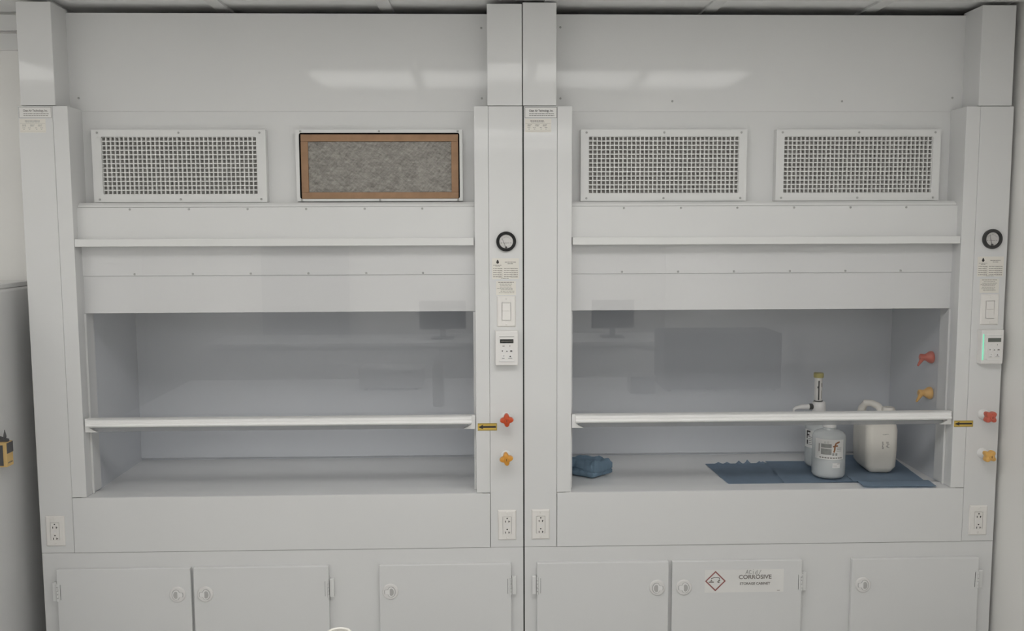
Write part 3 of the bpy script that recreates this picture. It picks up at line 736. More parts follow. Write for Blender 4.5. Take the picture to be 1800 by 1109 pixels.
def spec(x0, x1, label, m, seed):
    z0, z1 = 2.2715, 2.3205
    t = sticker('rating_label', x0, x1, z0, z1, 'paper', label, 'label', 'rating labels below the maker plates')
    y = -0.0008; bm = NB()
    greek(bm, x0 + .020, x0 + .073, z1 - .0080, .0026, y, seed); greek(bm, x0 + .022, x0 + .072, z1 - .0125, .0012, y, seed + 1)
    quad(bm, x0 + .002, x1 - .002, z1 - .0178, z1 - .0172, y); quad(bm, x0 + .002, x1 - .002, z0 + .0042, z0 + .0048, y)
    for i, u in enumerate((.010, .038, .066)):
        greek(bm, x0 + u, x0 + u + .016, z1 - .0215, .0013, y, seed + 3 + i); greek(bm, x0 + u, x0 + u + .013, z1 - .0258, .0018, y, seed + 6 + i)
    for i, u in enumerate((.010, .030, .055, .073)):
        greek(bm, x0 + u, x0 + u + .010, z1 - .0328, .0013, y, seed + 9 + i); greek(bm, x0 + u + .003, x0 + u + .008, z1 - .0375, .0018, y, seed + 14 + i)
    obj('printed_text', bm, m, t)
spec(.0055, .1030, 'cream rating label below the maker plate right of the centre seam', 'inkgrey', 50)
spec(-1.8245, -1.7310, 'cream rating label below the maker plate on the leftmost post', 'greyprint', 70)

def arrow(x0, x1, z0, z1, label):
    t = sticker('arrow_sticker', x0, x1, z0, z1, 'tape', label, 'sticker', 'yellow arrow stickers by the sash handles', y=-0.0003)
    y = -0.0011; bm = NB(); w, zc = x1 - x0, (z0 + z1) / 2; h = z1 - z0
    poly(bm, [(x0 + .002, zc - .0005), (x0 + .021, zc - h * .30), (x0 + .0185, zc), (x0 + .021, zc + h * .32)], y)
    quad(bm, x0 + .018, x1 - .004, zc - h * .12, zc + h * .14, y)
    obj('arrow_print', bm, 'ink', t)
    bm = NB()
    for q in ((x0, x1, z1 - .0035, z1), (x0, x1, z0, z0 + .0035), (x1 - .0025, x1, z0 + .0036, z1 - .0036)): quad(bm, *q, -0.00105)
    obj('border', bm, 'tapeedge', t)
arrow(-.1755, -.1025, 1.1575, 1.1855, 'yellow sticker with black arrow beside the red knob of the centre post')
arrow(1.654, 1.7275, 1.1545, 1.1790, 'yellow sticker with black arrow beside the red knob of the right post')

# corrosive sign on cabinet door
yd = -0.0203
t = thing('cabinet_sign', 'white sign reading acid corrosive storage cabinet on a cabinet door', 'sign', (.8485, yd, .517))
bx('sheet', 'paperw', t, .695, 1.002, yd - .0006, yd - .0001, .5175, .6085, 0)
y = yd - .0009
cx, cz, R = .7365, .5635, .0405
bm = NB(); w = .0068
o4 = [(cx, cz + R), (cx - R, cz), (cx, cz - R), (cx + R, cz)]; i4 = [(cx, cz + R - w), (cx - R + w, cz), (cx, cz - R + w), (cx + R - w, cz)]
ov = [bm.verts.new((p[0], y, p[1])) for p in o4]; iv = [bm.verts.new((p[0], y, p[1])) for p in i4]
for k in range(4): bm.faces.new((ov[k], ov[(k + 1) % 4], iv[(k + 1) % 4], iv[k]))
obj('hazard_diamond', bm, 'signred', t)
bm = NB()
quad(bm, cx - .026, cx - .006, cz - .0060, cz - .0020, y)                                   # slab being eaten
poly(bm, [(cx - .021, cz - .001), (cx - .011, cz - .001), (cx - .014, cz + .004), (cx - .0155, cz + .0065), (cx - .018, cz + .003)], y)
poly(bm, [(cx - .0165, cz + .008), (cx - .0150, cz + .008), (cx - .0150, cz + .0125), (cx - .0165, cz + .0125)], y)
poly(bm, [(cx - .016, cz + .0120), (cx - .002, cz + .0160), (cx + .014, cz + .0140), (cx + .018, cz + .0120), (cx + .0165, cz + .0098), (cx + .012, cz + .0115), (cx - .002, cz + .0132), (cx - .015, cz + .0095)], y)   # tube
poly(bm, [(cx + .0145, cz + .010), (cx + .0165, cz + .010), (cx + .0170, cz + .005), (cx + .0150, cz + .005)], y)
poly(bm, [(cx + .010, cz + .004), (cx + .0175, cz + .0045), (cx + .019, cz + .000), (cx + .0115, cz - .003), (cx + .016, cz - .005), (cx + .020, cz - .0062), (cx + .011, cz - .0078), (cx + .006, cz - .003), (cx + .0115, cz + .0005)], y)  # hand
obj('hazard_symbol', bm, 'inkgrey', t)
bm = NB()
add_text(bm, 'CORROSIVE', .8905, .5775, y, .0225, .0005, sx=1.06)
add_text(bm, 'STORAGE CABINET', .8905, .5515, y, .0135, .0004, sx=1.0)
quad(bm, .977, .988, .5225, .5245, y)
obj('lettering', bm, 'inkgrey', t)
bm = NB()      # handwritten Acid/
def stroke(pts, wd=.0011):
    for (xa, za), (xb, zb) in zip(pts, pts[1:]):
        d = Vector((xb - xa, zb - za)); d.normalize(); n = Vector((-d.y, d.x)) * wd
        poly(bm, [(xa - n.x, za - n.y), (xb - n.x, zb - n.y), (xb + n.x, zb + n.y), (xa + n.x, za + n.y)], y)
hx, hz = .8535, .5895
stroke([(hx, hz), (hx + .0065, hz + .0165), (hx + .0095, hz + .0005)]); stroke([(hx + .0025, hz + .0065), (hx + .009, hz + .0070)])
stroke([(hx + .0215, hz + .0135), (hx + .0165, hz + .0155), (hx + .0140, hz + .0095), (hx + .0145, hz + .003), (hx + .0185, hz + .0005), (hx + .0235, hz + .002)])
stroke([(hx + .0295, hz + .0120), (hx + .0295, hz - .001)]); stroke([(hx + .0295, hz + .0185), (hx + .0296, hz + .0160)])
stroke([(hx + .0445, hz + .0165), (hx + .0445, hz - .0005), (hx + .0395, hz - .001), (hx + .0365, hz + .003), (hx + .0385, hz + .008), (hx + .0445, hz + .0090)])
stroke([(hx + .0600, hz + .0165), (hx + .0500, hz - .0035)])
obj('handwriting', bm, 'greyprint', t)

# ------------------------------------------------------------------ service valve knobs
def knob(x, z, m, label, rot):
    t = thing('valve_knob', label, 'knob', (x, 0, z - .02), 'service valve knobs on the hood posts')
    obj('collar', lathe(NB(), [(0.0200, -0.0002), (0.0200, -0.004), (0.0180, -0.010), (0.0130, -0.020), (0.0090, -0.037)], (x, 0, z), 'y', 32), 'white', t, True)
    kx, kz = x, z
    n = 64; rings = []; bm = NB()
    levels = [(0.62, -0.036), (0.95, -0.039), (1.0, -0.045), (1.0, -0.057), (0.93, -0.063), (0.55, -0.066)]
    for s, yy in levels:
        ring = []
        for k in range(n):
            a = 2 * PI * k / n
            r = 0.0175 + 0.0078 * math.cos(4 * (a - rot))
            r = (0.0158 + 0.0097 * (0.5 + 0.5 * math.cos(4 * (a - rot))) ** 0.9) * (s if s < .9 else s)
            ring.append(bm.verts.new((kx + r * math.cos(a), yy, kz + r * math.sin(a))))
        rings.append(ring)
    for A, B in zip(rings, rings[1:]):
        for k in range(n):
            j = (k + 1) % n; bm.faces.new((A[k], A[j], B[j], B[k]))
    bm.faces.new(rings[0]); bm.faces.new(rings[-1])
    h = obj('handwheel', bm, m, t, True, 0.9)
    obj('hub_cap', lathe(NB(), [(0.0085, -0.0655), (0.0085, -0.0700), (0.0070, -0.0715), (0.0062, -0.0705), (0.0001, -0.0705)], (kx, 0, kz), 'y', 24), m, h, True)
    bm = NB(); box(bm, kx - .0011, kx + .0011, -0.0712, -0.0704, kz - .0042, kz + .0042)
    obj('hub_mark', bm, 'ink', h)
knob(-.0665, 1.208, 'red', 'red four-lobed valve knob on the centre post', PI / 2 + .05)
knob(-.0685, 1.0605, 'yellow', 'yellow four-lobed valve knob on the centre post', PI / 2 + .15)
knob(1.7645, 1.203, 'redpale', 'red four-lobed valve knob on the right post by the wall', PI / 4)
knob(1.7685, 1.0520, 'yellowpale', 'yellow four-lobed valve knob on the right post by the wall', PI / 4 + .1)

# nozzles on the inside wall of the right hood
def nozzle(y, z, m, label, tipdz):
    xw = 1.6685
    t = thing('service_nozzle', label, 'nozzle', (xw, y, z - .03), 'service nozzles on the right chamber wall')
    obj('flange', lathe(NB(), [(0.0250, -0.0005), (0.0250, -0.007), (0.0225, -0.013), (0.0165, -0.022), (0.0135, -0.028)], (xw, y, z), 'x', 32), m, t, True)
    bm = NB(); lathe(bm, [(0.0135, -0.0282), (0.0135, -0.040), (0.0145, -0.0405), (0.0145, -0.047), (0.0105, -0.050)], (xw, y, z), 'x', 24)
    obj('body', bm, m, t, True)
    bm = NB()
    pts = [(xw - .038, y - .002, z - .003), (xw - .048, y - .010, z - .011), (xw - .058, y - .018, z - .019), (xw - .070, y - .028, z - .029)]
    tube(bm, pts, [.0095, .0080, .0060, .0040], 14)
    obj('serrated_spout', bm, m, t, True)
nozzle(0.222, 1.393, 'redpale', 'red hose nozzle on the inside wall of the right hood', 0)
nozzle(0.222, 1.246, 'yellowpale', 'yellow hose nozzle on the inside wall of the right hood', 0)

# ------------------------------------------------------------------ things inside the right hood
ZF = 0.9000
def floor_z(y):
    if y < 0.088: return 0.9145
    if y < 0.094: return 0.9145 - (y - .088) / .006 * .002
    if y < 0.104: return 0.9125 - (y - .094) / .010 * .010
    if y < 0.116: return 0.9025 - (y - .104) / .012 * .0025
    return 0.9000
def towel(name, corners, lift, label, seed, tear=0.0, nx=40, ny=36):
    """a thin sheet draped over the lip; corners: front-left, front-right, back-right, back-left (x,y)"""
    bm = NB(); r = random.Random(seed)
    FL, FR, BR, BL = [Vector(c) for c in corners]
    bumps = [0.0] * (nx + 1)
    if tear:
        for c, hgt in ((8, .55), (13, .55), (20, .95), (25, 1.2), (32, .7), (34, .6)):
            bumps[c] = max(bumps[c], hgt * tear); bumps[c - 1] = max(bumps[c - 1], hgt * tear * .45); bumps[c + 1] = max(bumps[c + 1], hgt * tear * .45)
    V = []
    for j in range(ny + 1):
        row = []
        for i in range(nx + 1):
            u, v = i / nx, j / ny
            p = FL.lerp(FR, u).lerp(BL.lerp(BR, u), v)
            jag = 0.003 * noise.noise(Vector((u * 9, v * 9, seed)))
            px, py = p.x + (jag if i in (0, nx) else 0), p.y + (jag * .8 if j == 0 else 0)
            z = floor_z(py) + lift + 0.0012 * (0.5 + 0.5 * noise.noise(Vector((px * 14, py * 14, seed))))
            if j == ny: z += bumps[i] * 0.9; py += bumps[i] * .4
            elif j == ny - 1: z += bumps[i] * .25
            row.append(bm.verts.new((px, py, z)))
        V.append(row)
    for j in range(ny):
        for i in range(nx): bm.faces.new((V[j][i], V[j][i + 1], V[j + 1][i + 1], V[j + 1][i]))
    bmesh.ops.solidify(bm, geom=bm.faces[:], thickness=0.0006)
    o = obj(name, bm, 'towel', None, True, 1.2)
    return tag(o, label, 'paper towel', 'blue paper towels spread in the right hood')
towel('paper_towel', [(.822, .112), (1.062, .138), (1.10, .446), (.802, .446)], 0.0012, 'blue paper towel with a crinkled back edge, leftmost sheet under the bottles', 3, 0.014)
towel('paper_towel', [(1.043, .104), (1.330, .090), (1.378, .455), (1.072, .470)], 0.0040, 'blue paper towel lying under the two clear bottles', 5)
towel('paper_towel', [(1.316, .008), (1.598, .000), (1.656, .545), (1.350, .555)], 0.0068, 'blue paper towel under the plastic jug, hanging over the front lip', 8)

# folded, crumpled blue cloth near the left of the right hood
bm = NB()
d1 = Vector((.793, -.61)); d2 = Vector((.757, .653)); corner = Vector((.290, .222))
def cloth_slab(L, Wd, z0, z1, nL, nW, seed, bulge, off=0.0, droop=0.0):
    """rounded slab with folds; local u runs back from the corner along -d1, v along d2"""
    top = []; bot = []
    for i in range(nL + 1):
        rt = []; rb = []
        for j in range(nW + 1):
            u, v = i / nL, j / nW
            ed = min(u, 1 - u, v, 1 - v) * 6; ed = min(1, ed); ed = ed * (2 - ed)
            pu = off + L * u; pv = Wd * v
            nz1 = noise.noise(Vector((pu * 28, pv * 28, seed))); nz2 = noise.noise(Vector((pu * 60, pv * 60, seed + 4)))
            w = -d1 * pu + d2 * pv + corner
            wx = w.x + 0.004 * nz2; wy = w.y + 0.004 * nz1
            crum = 0.010 * abs(noise.noise(Vector((pu * 45, pv * 45, seed + 9)))) * max(0, 1 - pu / .09)
            zt = z0 + (z1 - z0) * (0.56 + 0.44 * ed) + bulge * nz1 * ed + crum - droop * u
            zb = z0 + (z1 - z0) * 0.22 * (1 - ed)
            rt.append(bm.verts.new((wx, wy, max(zt, zb + .002)))); rb.append(bm.verts.new((wx, wy, zb)))
        top.append(rt); bot.append(rb)
    for i in range(nL):
        for j in range(nW):
            bm.faces.new((top[i][j], top[i + 1][j], top[i + 1][j + 1], top[i][j + 1])); bm.faces.new((bot[i][j], bot[i][j + 1], bot[i + 1][j + 1], bot[i + 1][j]))
    for i in range(nL):
        bm.faces.new((top[i][0], bot[i][0], bot[i + 1][0], top[i + 1][0])); bm.faces.new((top[i][nW], top[i + 1][nW], bot[i + 1][nW], bot[i][nW]))
    for j in range(nW):
        bm.faces.new((top[0][j], top[0][j + 1], bot[0][j + 1], bot[0][j])); bm.faces.new((top[nL][j], bot[nL][j], bot[nL][j + 1], top[nL][j + 1]))
cloth_slab(.155, .118, ZF + .0006, ZF + .041, 40, 30, 2.0, .003)
cloth_slab(.150, .108, ZF + .031, ZF + .068, 40, 30, 7.0, .004, off=.004, droop=.0)
cloth_slab(.058, .112, ZF + .020, ZF + .070, 24, 30, 11.0, .010, off=-.006)
tag(obj('shop_cloth', bm, 'cloth', None, True, 1.0), 'folded dark blue cloth wad beside the centre post', 'cloth')

def bottle_body(bm, cx, cy, z0, R, zs, zn, rn, ztop):
    prof = [(R * .80, z0), (R * .93, z0 + .004), (R, z0 + .014), (R, zs - .008), (R * .985, zs), (R * .93, zs + (zn - zs) * .38), (R * .80, zs + (zn - zs) * .66), (R * .55, zs + (zn - zs) * .88), (rn * 1.08, zn - .001), (rn, zn + .002), (rn, ztop)]
    return lathe(bm, prof, (cx, cy, 0), 'z', 48)
def wrap(cx, cy, R, pts, eps):
    """map flat label coords (s along the girth from the camera-facing line, z) onto the cylinder"""
    return [(cx + (R + eps) * math.sin(s / R + PHI), cy - (R + eps) * math.cos(s / R + PHI), z) for s, z in pts]
def wquad(bm, cx, cy, R, s0, s1, z0, z1, eps, n=None):
    n = n or max(1, int(abs(s1 - s0) / .006))
    for k in range(n):
        a = s0 + (s1 - s0) * k / n; b = s0 + (s1 - s0) * (k + 1) / n
        bm.faces.new([bm.verts.new(p) for p in wrap(cx, cy, R, [(a, z0), (b, z0), (b, z1), (a, z1)], eps)])
# front bottle
cx, cy, R = 1.2525, .2130, .0655
PHI = -math.atan2(cx + .138, cy + 3.393)     # label faces the room
zb = ZF + .0095
t = thing('reagent_bottle', 'clear plastic bottle with brown letter F on its label', 'bottle', (cx, cy, zb), 'clear reagent bottles')
obj('shell', bottle_body(NB(), cx, cy, zb, R, 1.076, 1.104, .0225, 1.112), 'bottle', t, True, 0.8)
obj('contents', lathe(NB(), [(R * .78, zb + .003), (R * .95, zb + .012), (R * .965, zb + .02), (R * .965, .985), (0.0001, .985)], (cx, cy, 0), 'z', 40), 'liquid', t, True, .8)
obj('cap', lathe(NB(), [(.0255, 1.1125), (.0262, 1.115), (.0262, 1.136), (.0245, 1.139), (0.0001, 1.139)], (cx, cy, 0), 'z', 32), 'white', t, True)
lz0, lz1 = .9910, 1.0725
bm = NB(); wquad(bm, cx, cy, R, -.058, .064, lz0, lz1, .0006); lab = obj('paper_label', bm, 'paperw', t, True)
bm = NB()
wquad(bm, cx, cy, R, -.030, .011, 1.0385, 1.0545, .0010); wquad(bm, cx, cy, R, -.030, .011, 1.0110, 1.0350, .0010)
wquad(bm, cx, cy, R, .014, .022, 1.0080, 1.0185, .0010); wquad(bm, cx, cy, R, .026, .034, 1.0080, 1.0185, .0010)
obj('printed_boxes', bm, 'greyprint', lab)
bm = NB(); wquad(bm, cx, cy, R, -.040, -.0365, 1.021, 1.054, .0010)
for k in range(9): wquad(bm, cx, cy, R, -.036 + k * .0105, -.0285 + k * .0105, .9960, 1.0005, .0010)
for k in range(3): wquad(bm, cx, cy, R, .033 - k * .001, .052, 1.038 - k * .006, 1.0395 - k * .006, .0010)
for s in (-.014, -.003):
    for q in ((s - .003, s + .003, 1.0630, 1.0637), (s - .003, s + .003, 1.0577, 1.0584), (s - .003, s - .0024, 1.0584, 1.0630), (s + .0024, s + .003, 1.0584, 1.0630)): wquad(bm, cx, cy, R, *q, .0010)
obj('printed_text', bm, 'inkgrey', lab)
def fstroke(bm, pts, wd, eps):
    for (sa, za), (sb, zb_) in zip(pts, pts[1:]):
        d = Vector((sb - sa, zb_ - za)); d.normalize(); n = Vector((-d.y, d.x)) * wd
        bm.faces.new([bm.verts.new(p) for p in wrap(cx, cy, R, [(sa - n.x, za - n.y), (sb - n.x, zb_ - n.y), (sb + n.x, zb_ + n.y), (sa + n.x, za + n.y)], eps)])
bm = NB(); fstroke(bm, [(.0195, 1.0215), (.0225, 1.030), (.0235, 1.044), (.0255, 1.054), (.030, 1.0595), (.0375, 1.0615), (.0425, 1.0645)], .0031, .0014)
fstroke(bm, [(.016, 1.0445), (.026, 1.0475), (.0355, 1.0480)], .0027, .0015)
o = obj('letter', bm, 'brown', lab); o['label'] = 'brown marker letter F'
bm = NB(); wquad(bm, cx, cy, R, .016, .048, .9570, .9775, .0006); sl = obj('small_sticker', bm, 'paperw', t, True)
bm = NB(); wquad(bm, cx, cy, R, .034, .046, .9735, .9755, .0010); wquad(bm, cx, cy, R, .019, .034, .9620, .9628, .0010); wquad(bm, cx, cy, R, .019, .034, .9680, .9686, .0010)
obj('printed_text', bm, 'inkgrey', sl)

# rear bottle with bottle-top dispenser
cx, cy, R = 1.280, .3760, .0640
PHI = -math.atan2(cx + .138, cy + 3.393)
t = thing('dispenser_bottle', 'clear bottle behind, topped by a pump dispenser with yellow cap', 'bottle', (cx, cy, zb), 'clear reagent bottles')
obj('shell', bottle_body(NB(), cx, cy, zb, R, 1.076, 1.104, .0225, 1.122), 'bottle', t, True, .8)
obj('contents', lathe(NB(), [(R * .78, zb + .003), (R * .95, zb + .012), (R * .965, zb + .02), (R * .965, 1.0), (0.0001, 1.0)], (cx, cy, 0), 'z', 40), 'liquid', t, True, .8)
bm = NB(); wquad(bm, cx, cy, R, -.085, .02, .9925, 1.0680, .0006); lab = obj('paper_label', bm, 'paperw', t, True)
bm = NB(); fstroke(bm, [(-.064, 1.030), (-.064, 1.064)], .0032, .0012); fstroke(bm, [(-.064, 1.0615), (-.045, 1.0615)], .0034, .0013); fstroke(bm, [(-.064, 1.0465), (-.050, 1.0465)], .0030, .0013)
wquad(bm, cx, cy, R, -.066, -.058, 1.006, 1.0245, .0012)
for k in range(5): wquad(bm, cx, cy, R, -.056, -.034, 1.0385 - k * .008, 1.0400 - k * .008, .0010)
o = obj('printed_text', bm, 'ink', lab)
bm = NB()
dp = obj('dispenser', lathe(bm, [(.0285, 1.1225), (.0290, 1.1250), (.0285, 1.1300)], (cx - .012, cy, 0), 'z', 36), 'black', t, True)
dx = cx - .012
obj('dispenser_base', lathe(NB(), [(.0282, 1.1305), (.0285, 1.135), (.0275, 1.176), (.0255, 1.183), (.0200, 1.186)], (dx, cy, 0), 'z', 36), 'device', dp, True)
obj('collar', lathe(NB(), [(.0185, 1.1862), (.0185, 1.1900)], (dx - .004, cy, 0), 'z', 32), 'charcoal', dp)
obj('barrel', lathe(NB(), [(.0160, 1.1902), (.0160, 1.284), (.0168, 1.2875)], (dx - .005, cy, 0), 'z', 32), 'dial', dp, True)
bx('scale_slot', 'black', dp, dx - .0110, dx - .0062, cy - .0172, cy - .0150, 1.194, 1.276, 0)
bx('scale_slider', 'charcoal', dp, dx - .0145, dx - .0108, cy - .0175, cy - .0140, 1.244, 1.2525, .0005)
bm = NB(); quad(bm, dx + .002, dx + .0055, 1.250, 1.266, cy - .0158); quad(bm, dx + .0025, dx + .0045, 1.200, 1.235, cy - .0158)
obj('barrel_print', bm, 'inkgrey', dp)
obj('barrel_cap', lathe(NB(), [(.0195, 1.2877), (.0205, 1.290), (.0205, 1.304), (.0190, 1.3075), (0.0001, 1.3075)], (dx - .005, cy, 0), 'z', 32), 'gold', dp, True)
bm = NB(); lathe(bm, [(.0115, -.043), (.0130, -.040), (.0130, -.030), (.0105, -.026)], (dx, cy, 1.163), 'x', 24); obj('spout_nut', bm, 'black', dp, True)
bm = NB(); tube(bm, [(dx - .042, cy, 1.163), (dx - .075, cy, 1.162), (dx - .098, cy, 1.158), (dx - .108, cy, 1.150), (dx - .111, cy, 1.135), (dx - .111, cy, 1.128)], [.0112, .0098, .0078, .0058, .0045, .0040], 14); obj('spout', bm, 'device', dp, True)
bm = NB(); tube(bm, [(dx - .112, cy, 1.130), (dx - .105, cy - .004, 1.1255), (dx - .085, cy - .008, 1.127), (dx - .068, cy - .006, 1.136), (dx - .060, cy, 1.146)], .0012, 8); obj('cap_tether', bm, 'device', dp)

# plastic jug
def rrect(cx, cy, hx, hy, r, rot, n=5):
    pts = []
    for sx, sy, a0 in ((1, 1, 0), (-1, 1, 90), (-1, -1, 180), (1, -1, 270)):
        for k in range(n + 1):
            a = math.radians(a0 + 90 * k / n)
            pts.append((sx * (hx - r) + r * math.cos(a), sy * (hy - r) + r * math.sin(a)))
    c, s = math.cos(rot), math.sin(rot)
    return [(cx + x * c - y_ * s, cy + x * s + y_ * c) for x, y_ in pts]
jx, jy, jr = 1.4865, .318, math.radians(-4); zj = ZF + .0095
t = thing('plastic_jug', 'milky white plastic jug with moulded handle standing on the blue towel', 'jug', (jx, jy, zj))
bm = NB(); levels = [(.038, .070, .014, zj), (.047, .080, .020, zj + .006), (.0620, .094, .028, zj + .028), (.0650, .0970, .028, zj + .10), (.0650, .0970, .028, zj + .182), (.062, .093, .030, zj + .202), (.048, .082, .028, zj + .215), (.034, .066, .024, zj + .222)]
rings = [[bm.verts.new((p[0], p[1], z)) for p in rrect(jx, jy, hx, hy, r, jr)] for hx, hy, r, z in levels]
for A, B in zip(rings, rings[1:]):
    n = len(A)
    for k in range(n): bm.faces.new((A[k], A[(k + 1) % n], B[(k + 1) % n], B[k]))
bm.faces.new(rings[0][::-1]); bm.faces.new(rings[-1])
obj('body', bm, 'hdpe', t, True, 1.0)
bm = NB(); zt = zj + .215
pts = [(jx - .036, jy + .060, zt), (jx - .037, jy + .048, zt + .034), (jx - .030, jy + .030, zt + .058), (jx - .012, jy + .012, zt + .060), (jx + .006, jy - .008, zt + .052), (jx + .014, jy - .022, zt + .036), (jx + .014, jy - .026, zt + .002)]
tube(bm, pts, [.020, .016, .0145, .0140, .0145, .016, .019], 16)
obj('handle', bm, 'hdpe', t, True)
obj('neck', lathe(NB(), [(.0235, zt - .012), (.0235, zt + .015)], (jx + .036, jy - .040, 0), 'z', 28), 'hdpe', t)
obj('cap', lathe(NB(), [(.0275, zt + .0152), (.0280, zt + .018), (.0270, zt + .046), (.0215, zt + .054), (0.0001, zt + .055)], (jx + .036, jy - .040, 0), 'z', 32), 'hdpe', t, True)
bm = NB(); fy = jy - .0953 - .0016
c_, s_ = math.cos(jr), math.sin(jr)
def jf(u, z): return (jx + u * c_ + .0978 * s_ , jy + u * s_ - .0978 * c_, z)
def jq(u0, u1, z0, z1): bm.faces.new([bm.verts.new(jf(u, z)) for u, z in ((u0, z0), (u1, z0), (u1, z1), (u0, z1))])
r = random.Random(4)
for k in range(7):
    z = 1.043 - k * .0045; jq(-.004, -.004 + r.uniform(.004, .008), z, z + .0022)
    if k < 6: jq(.012 + r.uniform(0, .004), .017 + r.uniform(.002, .010), z, z + .0018)
jq(-.003, .012, 1.0745, 1.0757); jq(.008, .022, 1.0758, 1.0768)
obj('faded_print', bm, 'inkgrey', t)
def js(v, z): return (jx + .0656 * c_ - v * s_, jy + .0656 * s_ + v * c_, z)
bm = NB()
for a, b in (((-.055, 1.055), (-.062, 1.02)), ((-.062, 1.02), (-.05, 1.015)), ((-.05, 1.055), (-.066, 1.058))):
    bm.faces.new([bm.verts.new(js(a[0] - .002, a[1])), bm.verts.new(js(a[0] + .002, a[1])), bm.verts.new(js(b[0] + .002, b[1] + .002)), bm.verts.new(js(b[0] - .002, b[1] + .002))])
obj('side_marking', bm, 'brown', t)

# ------------------------------------------------------------------ left of the hoods
t = thing('tall_cabinet', 'tall grey-white enamel cabinet at the far left edge beside the hood', 'cabinet', (-2.26, -.20, 0))
bm = NB(); box(bm, -2.58, -1.915, -0.62, 0.255, 0.03, 1.703, 0.012, 4); obj('body', bm, 'fridge', t, True, .7)
bx('top_cap', 'trim', t, -2.56, -1.928, -0.60, 0.250, 1.7033, 1.722, 0.004)
bx('door', 'fridge', t, -2.58, -1.917, -0.665, -0.625, 0.05, 1.69, 0.008)
bx('plinth', 'slate', t, -2.54, -1.95, -0.58, 0.2, 0, 0.0297, 0)
t = thing('yellow_case', 'small yellow and dark grey case mounted on the tall cabinet side', 'case', (-1.895, -.10, 1.066))
xc, x1, ya, yb, za, zc = -1.9145, -1.875, -0.120, -0.074, 1.0660, 1.1550
bx('case_body', 'ochre', t, xc, x1, ya, yb, za, zc, .002)
bx('dark_window', 'slate', t, x1 + .0001, x1 + .0015, ya + .003, yb - .001, zc - .040, zc - .0015, 0)
bx('front_inset', 'slate', t, xc + .003, x1 - .012, ya - .0018, ya - .0002, za + .006, zc - .008, 0)
bm = NB()
for k in range(5): box(bm, x1 + .0001, x1 + .0006, ya + .008 + k * .0065, ya + .012 + k * .0065, za + .012, za + .017)
obj('printed_text', bm, 'inkgrey', t)
prof = [(xc, zc + .0002), (x1 - .004, zc + .0002), (x1 - .004, zc + .009), (xc, zc + .020)]
obj('clip_bracket', prism(NB(), prof, 'y', ya + .020, ya + .032), 'slate', t)
obj('pin', lathe(NB(), [(.0045, zc + .0145), (.0055, zc + .020), (.0040, zc + .028), (.0018, zc + .038), (.0015, zc + .043)], (x1 - .016, ya + .026, 0), 'z', 14), 'slate', t, True)

# ------------------------------------------------------------------ lab bench in front (seen mirrored in the sashes) and what stands on it
def bench(name, x0, x1, y0, y1, zt, label):
    t = thing(name, label, 'bench', ((x0 + x1) / 2, (y0 + y1) / 2, 0))
    bx('worktop', 'benchtop', t, x0, x1, y0, y1, zt - .035, zt, 0.003)
    n = 4; w = (x1 - x0 - .1) / n
    for k in range(n):
        xa = x0 + .05 + k * w
        u = bx('cabinet_unit', 'trim', t, xa, xa + w - .004, y0 + .05, y1 - .05, 0.1, zt - .0355, 0.002)
        bx('door', 'trim', u, xa + .02, xa + w - .024, y1 - .0498, y1 - .032, 0.13, zt - .07, 0.003)
    bx('plinth', 'slate', t, x0 + .08, x1 - .08, y0 + .09, y1 - .09, 0, 0.0998, 0)
bench('island_bench', -2.15, 1.30 + .46, -2.70, -1.56, .900, 'pale topped lab bench facing the hoods, mirrored in the sash glass')
def case(name, x0, x1, y0, y1, z0, z1, m, label, cat, front=None):
    t = thing(name, label, cat, ((x0 + x1) / 2, (y0 + y1) / 2, z0))
    bx('housing', m, t, x0, x1, y0, y1, z0 + .012, z1, 0.012, 3)
    for fx in (x0 + .04, x1 - .04):
        for fy in (y0 + .03, y1 - .03):
            obj('foot', lathe(NB(), [(.012, z0), (.012, z0 + .0125)], (fx, fy, 0), 'z', 12), 'black', t)
    if front: bx('panel', front, t, x0 + .03, x1 - .03, y1 + .0002, y1 + .003, z0 + .04, z1 - .03, 0.001)
case('instrument', .96, 1.70, -2.46, -2.12, .900, 1.265, 'slate', 'dark instrument box on the bench, mirrored in the right sash', 'instrument', 'screen')
case('instrument', -.95, -.55, -2.50, -2.25, .900, 1.04, 'trim', 'pale low instrument on the bench, mirrored in the left sash', 'instrument', 'benchtop')
t = thing('storage_carton', 'grey carton on the bench, mirrored in the right sash', 'carton', (.82, -2.13, .9))
bx('carton_body', 'rail_grey', t, .745, .895, -2.2, -2.06, .9, 1.015, .002)
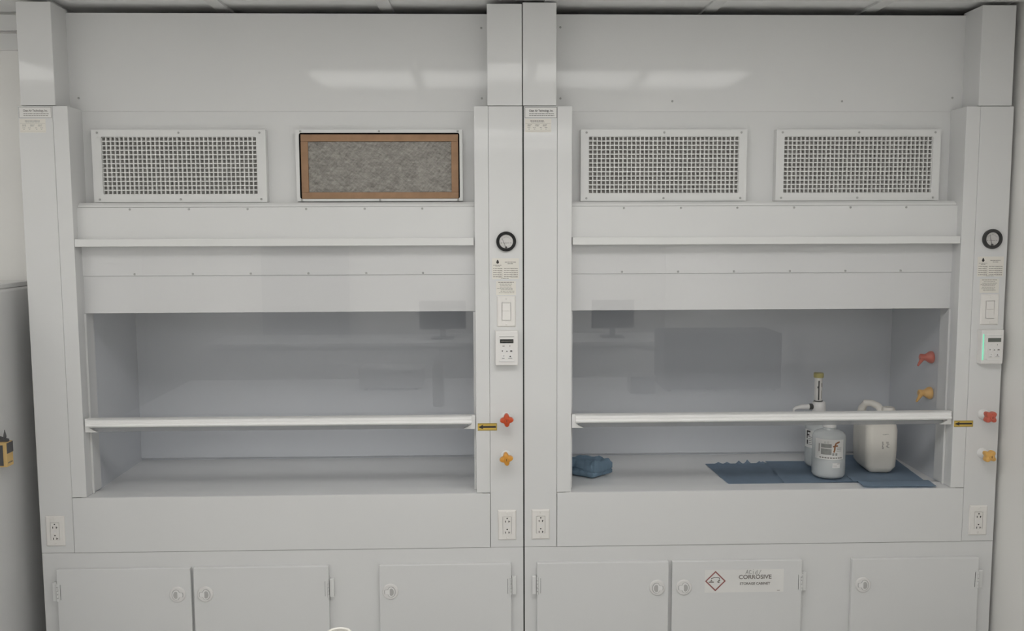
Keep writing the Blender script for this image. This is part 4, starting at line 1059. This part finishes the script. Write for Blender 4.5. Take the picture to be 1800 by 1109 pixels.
bx('carton_flap', 'rail_grey', t, .745, .895, -2.06, -2.02, 1.010, 1.014, .001)
# open beige jar right below the frame's lower edge
t = thing('beige_jar', 'open-necked beige jar whose rim peeks in at the bottom edge', 'jar', (-.421, -1.735, .9))
zr = 1.163
obj('jar_wall', lathe(NB(), [(.030, .9005), (.034, .906), (.034, zr - .045), (.026, zr - .020), (.0225, zr - .014), (.0225, zr - .006), (.0250, zr - .003), (.0250, zr), (.0225, zr + .0015), (.0195, zr), (.0185, zr - .010), (.0185, zr - .06), (.0001, zr - .06)], (-.421, -1.735, 0), 'z', 40), 'beige', t, True, .9)
obj('jar_contents', lathe(NB(), [(.0183, zr - .050), (.0183, zr - .020), (.012, zr - .014), (.0001, zr - .012)], (-.421, -1.735, 0), 'z', 24), 'latchin', t, True)

# far side of the room: desk with monitors (mirrored in the glass)
bench('wall_bench', -3.0, 1.75, -6.55, -5.75, .76, 'bench against the far wall behind the photographer')
def monitor(x0, x1, y_, z0, z1, label):
    t = thing('monitor', label, 'monitor', ((x0 + x1) / 2, y_, .76), 'dark monitors on the far bench')
    bx('shell', 'slate', t, x0, x1, y_ - .03, y_, z0, z1, .006)
    bx('screen', 'screen', t, x0 + .012, x1 - .012, y_ + .0002, y_ + .003, z0 + .02, z1 - .012, 0)
    bx('stand', 'slate', t, (x0 + x1) / 2 - .03, (x0 + x1) / 2 + .03, y_ - .05, y_ - .031, .775, z1 - .1, .003)
    bx('foot', 'slate', t, (x0 + x1) / 2 - .12, (x0 + x1) / 2 + .12, y_ - .13, y_ + .07, .7603, .775, .004)
monitor(.97, 1.42, -6.1, .86, 1.16, 'dark monitor on the far bench, mirrored in the right sash')
monitor(-.85, -.36, -6.1, .86, 1.16, 'dark monitor on the far bench, mirrored in the left sash')
d = struct(bx('door_1', 'rail_grey', None, -2.6, -1.65, YF + .0002, YF + .045, 0.005, 2.1, .004))
bx('door_handle', 'slate', d, -1.78, -1.68, YF + .0455, YF + .085, 1.0, 1.03, .006)
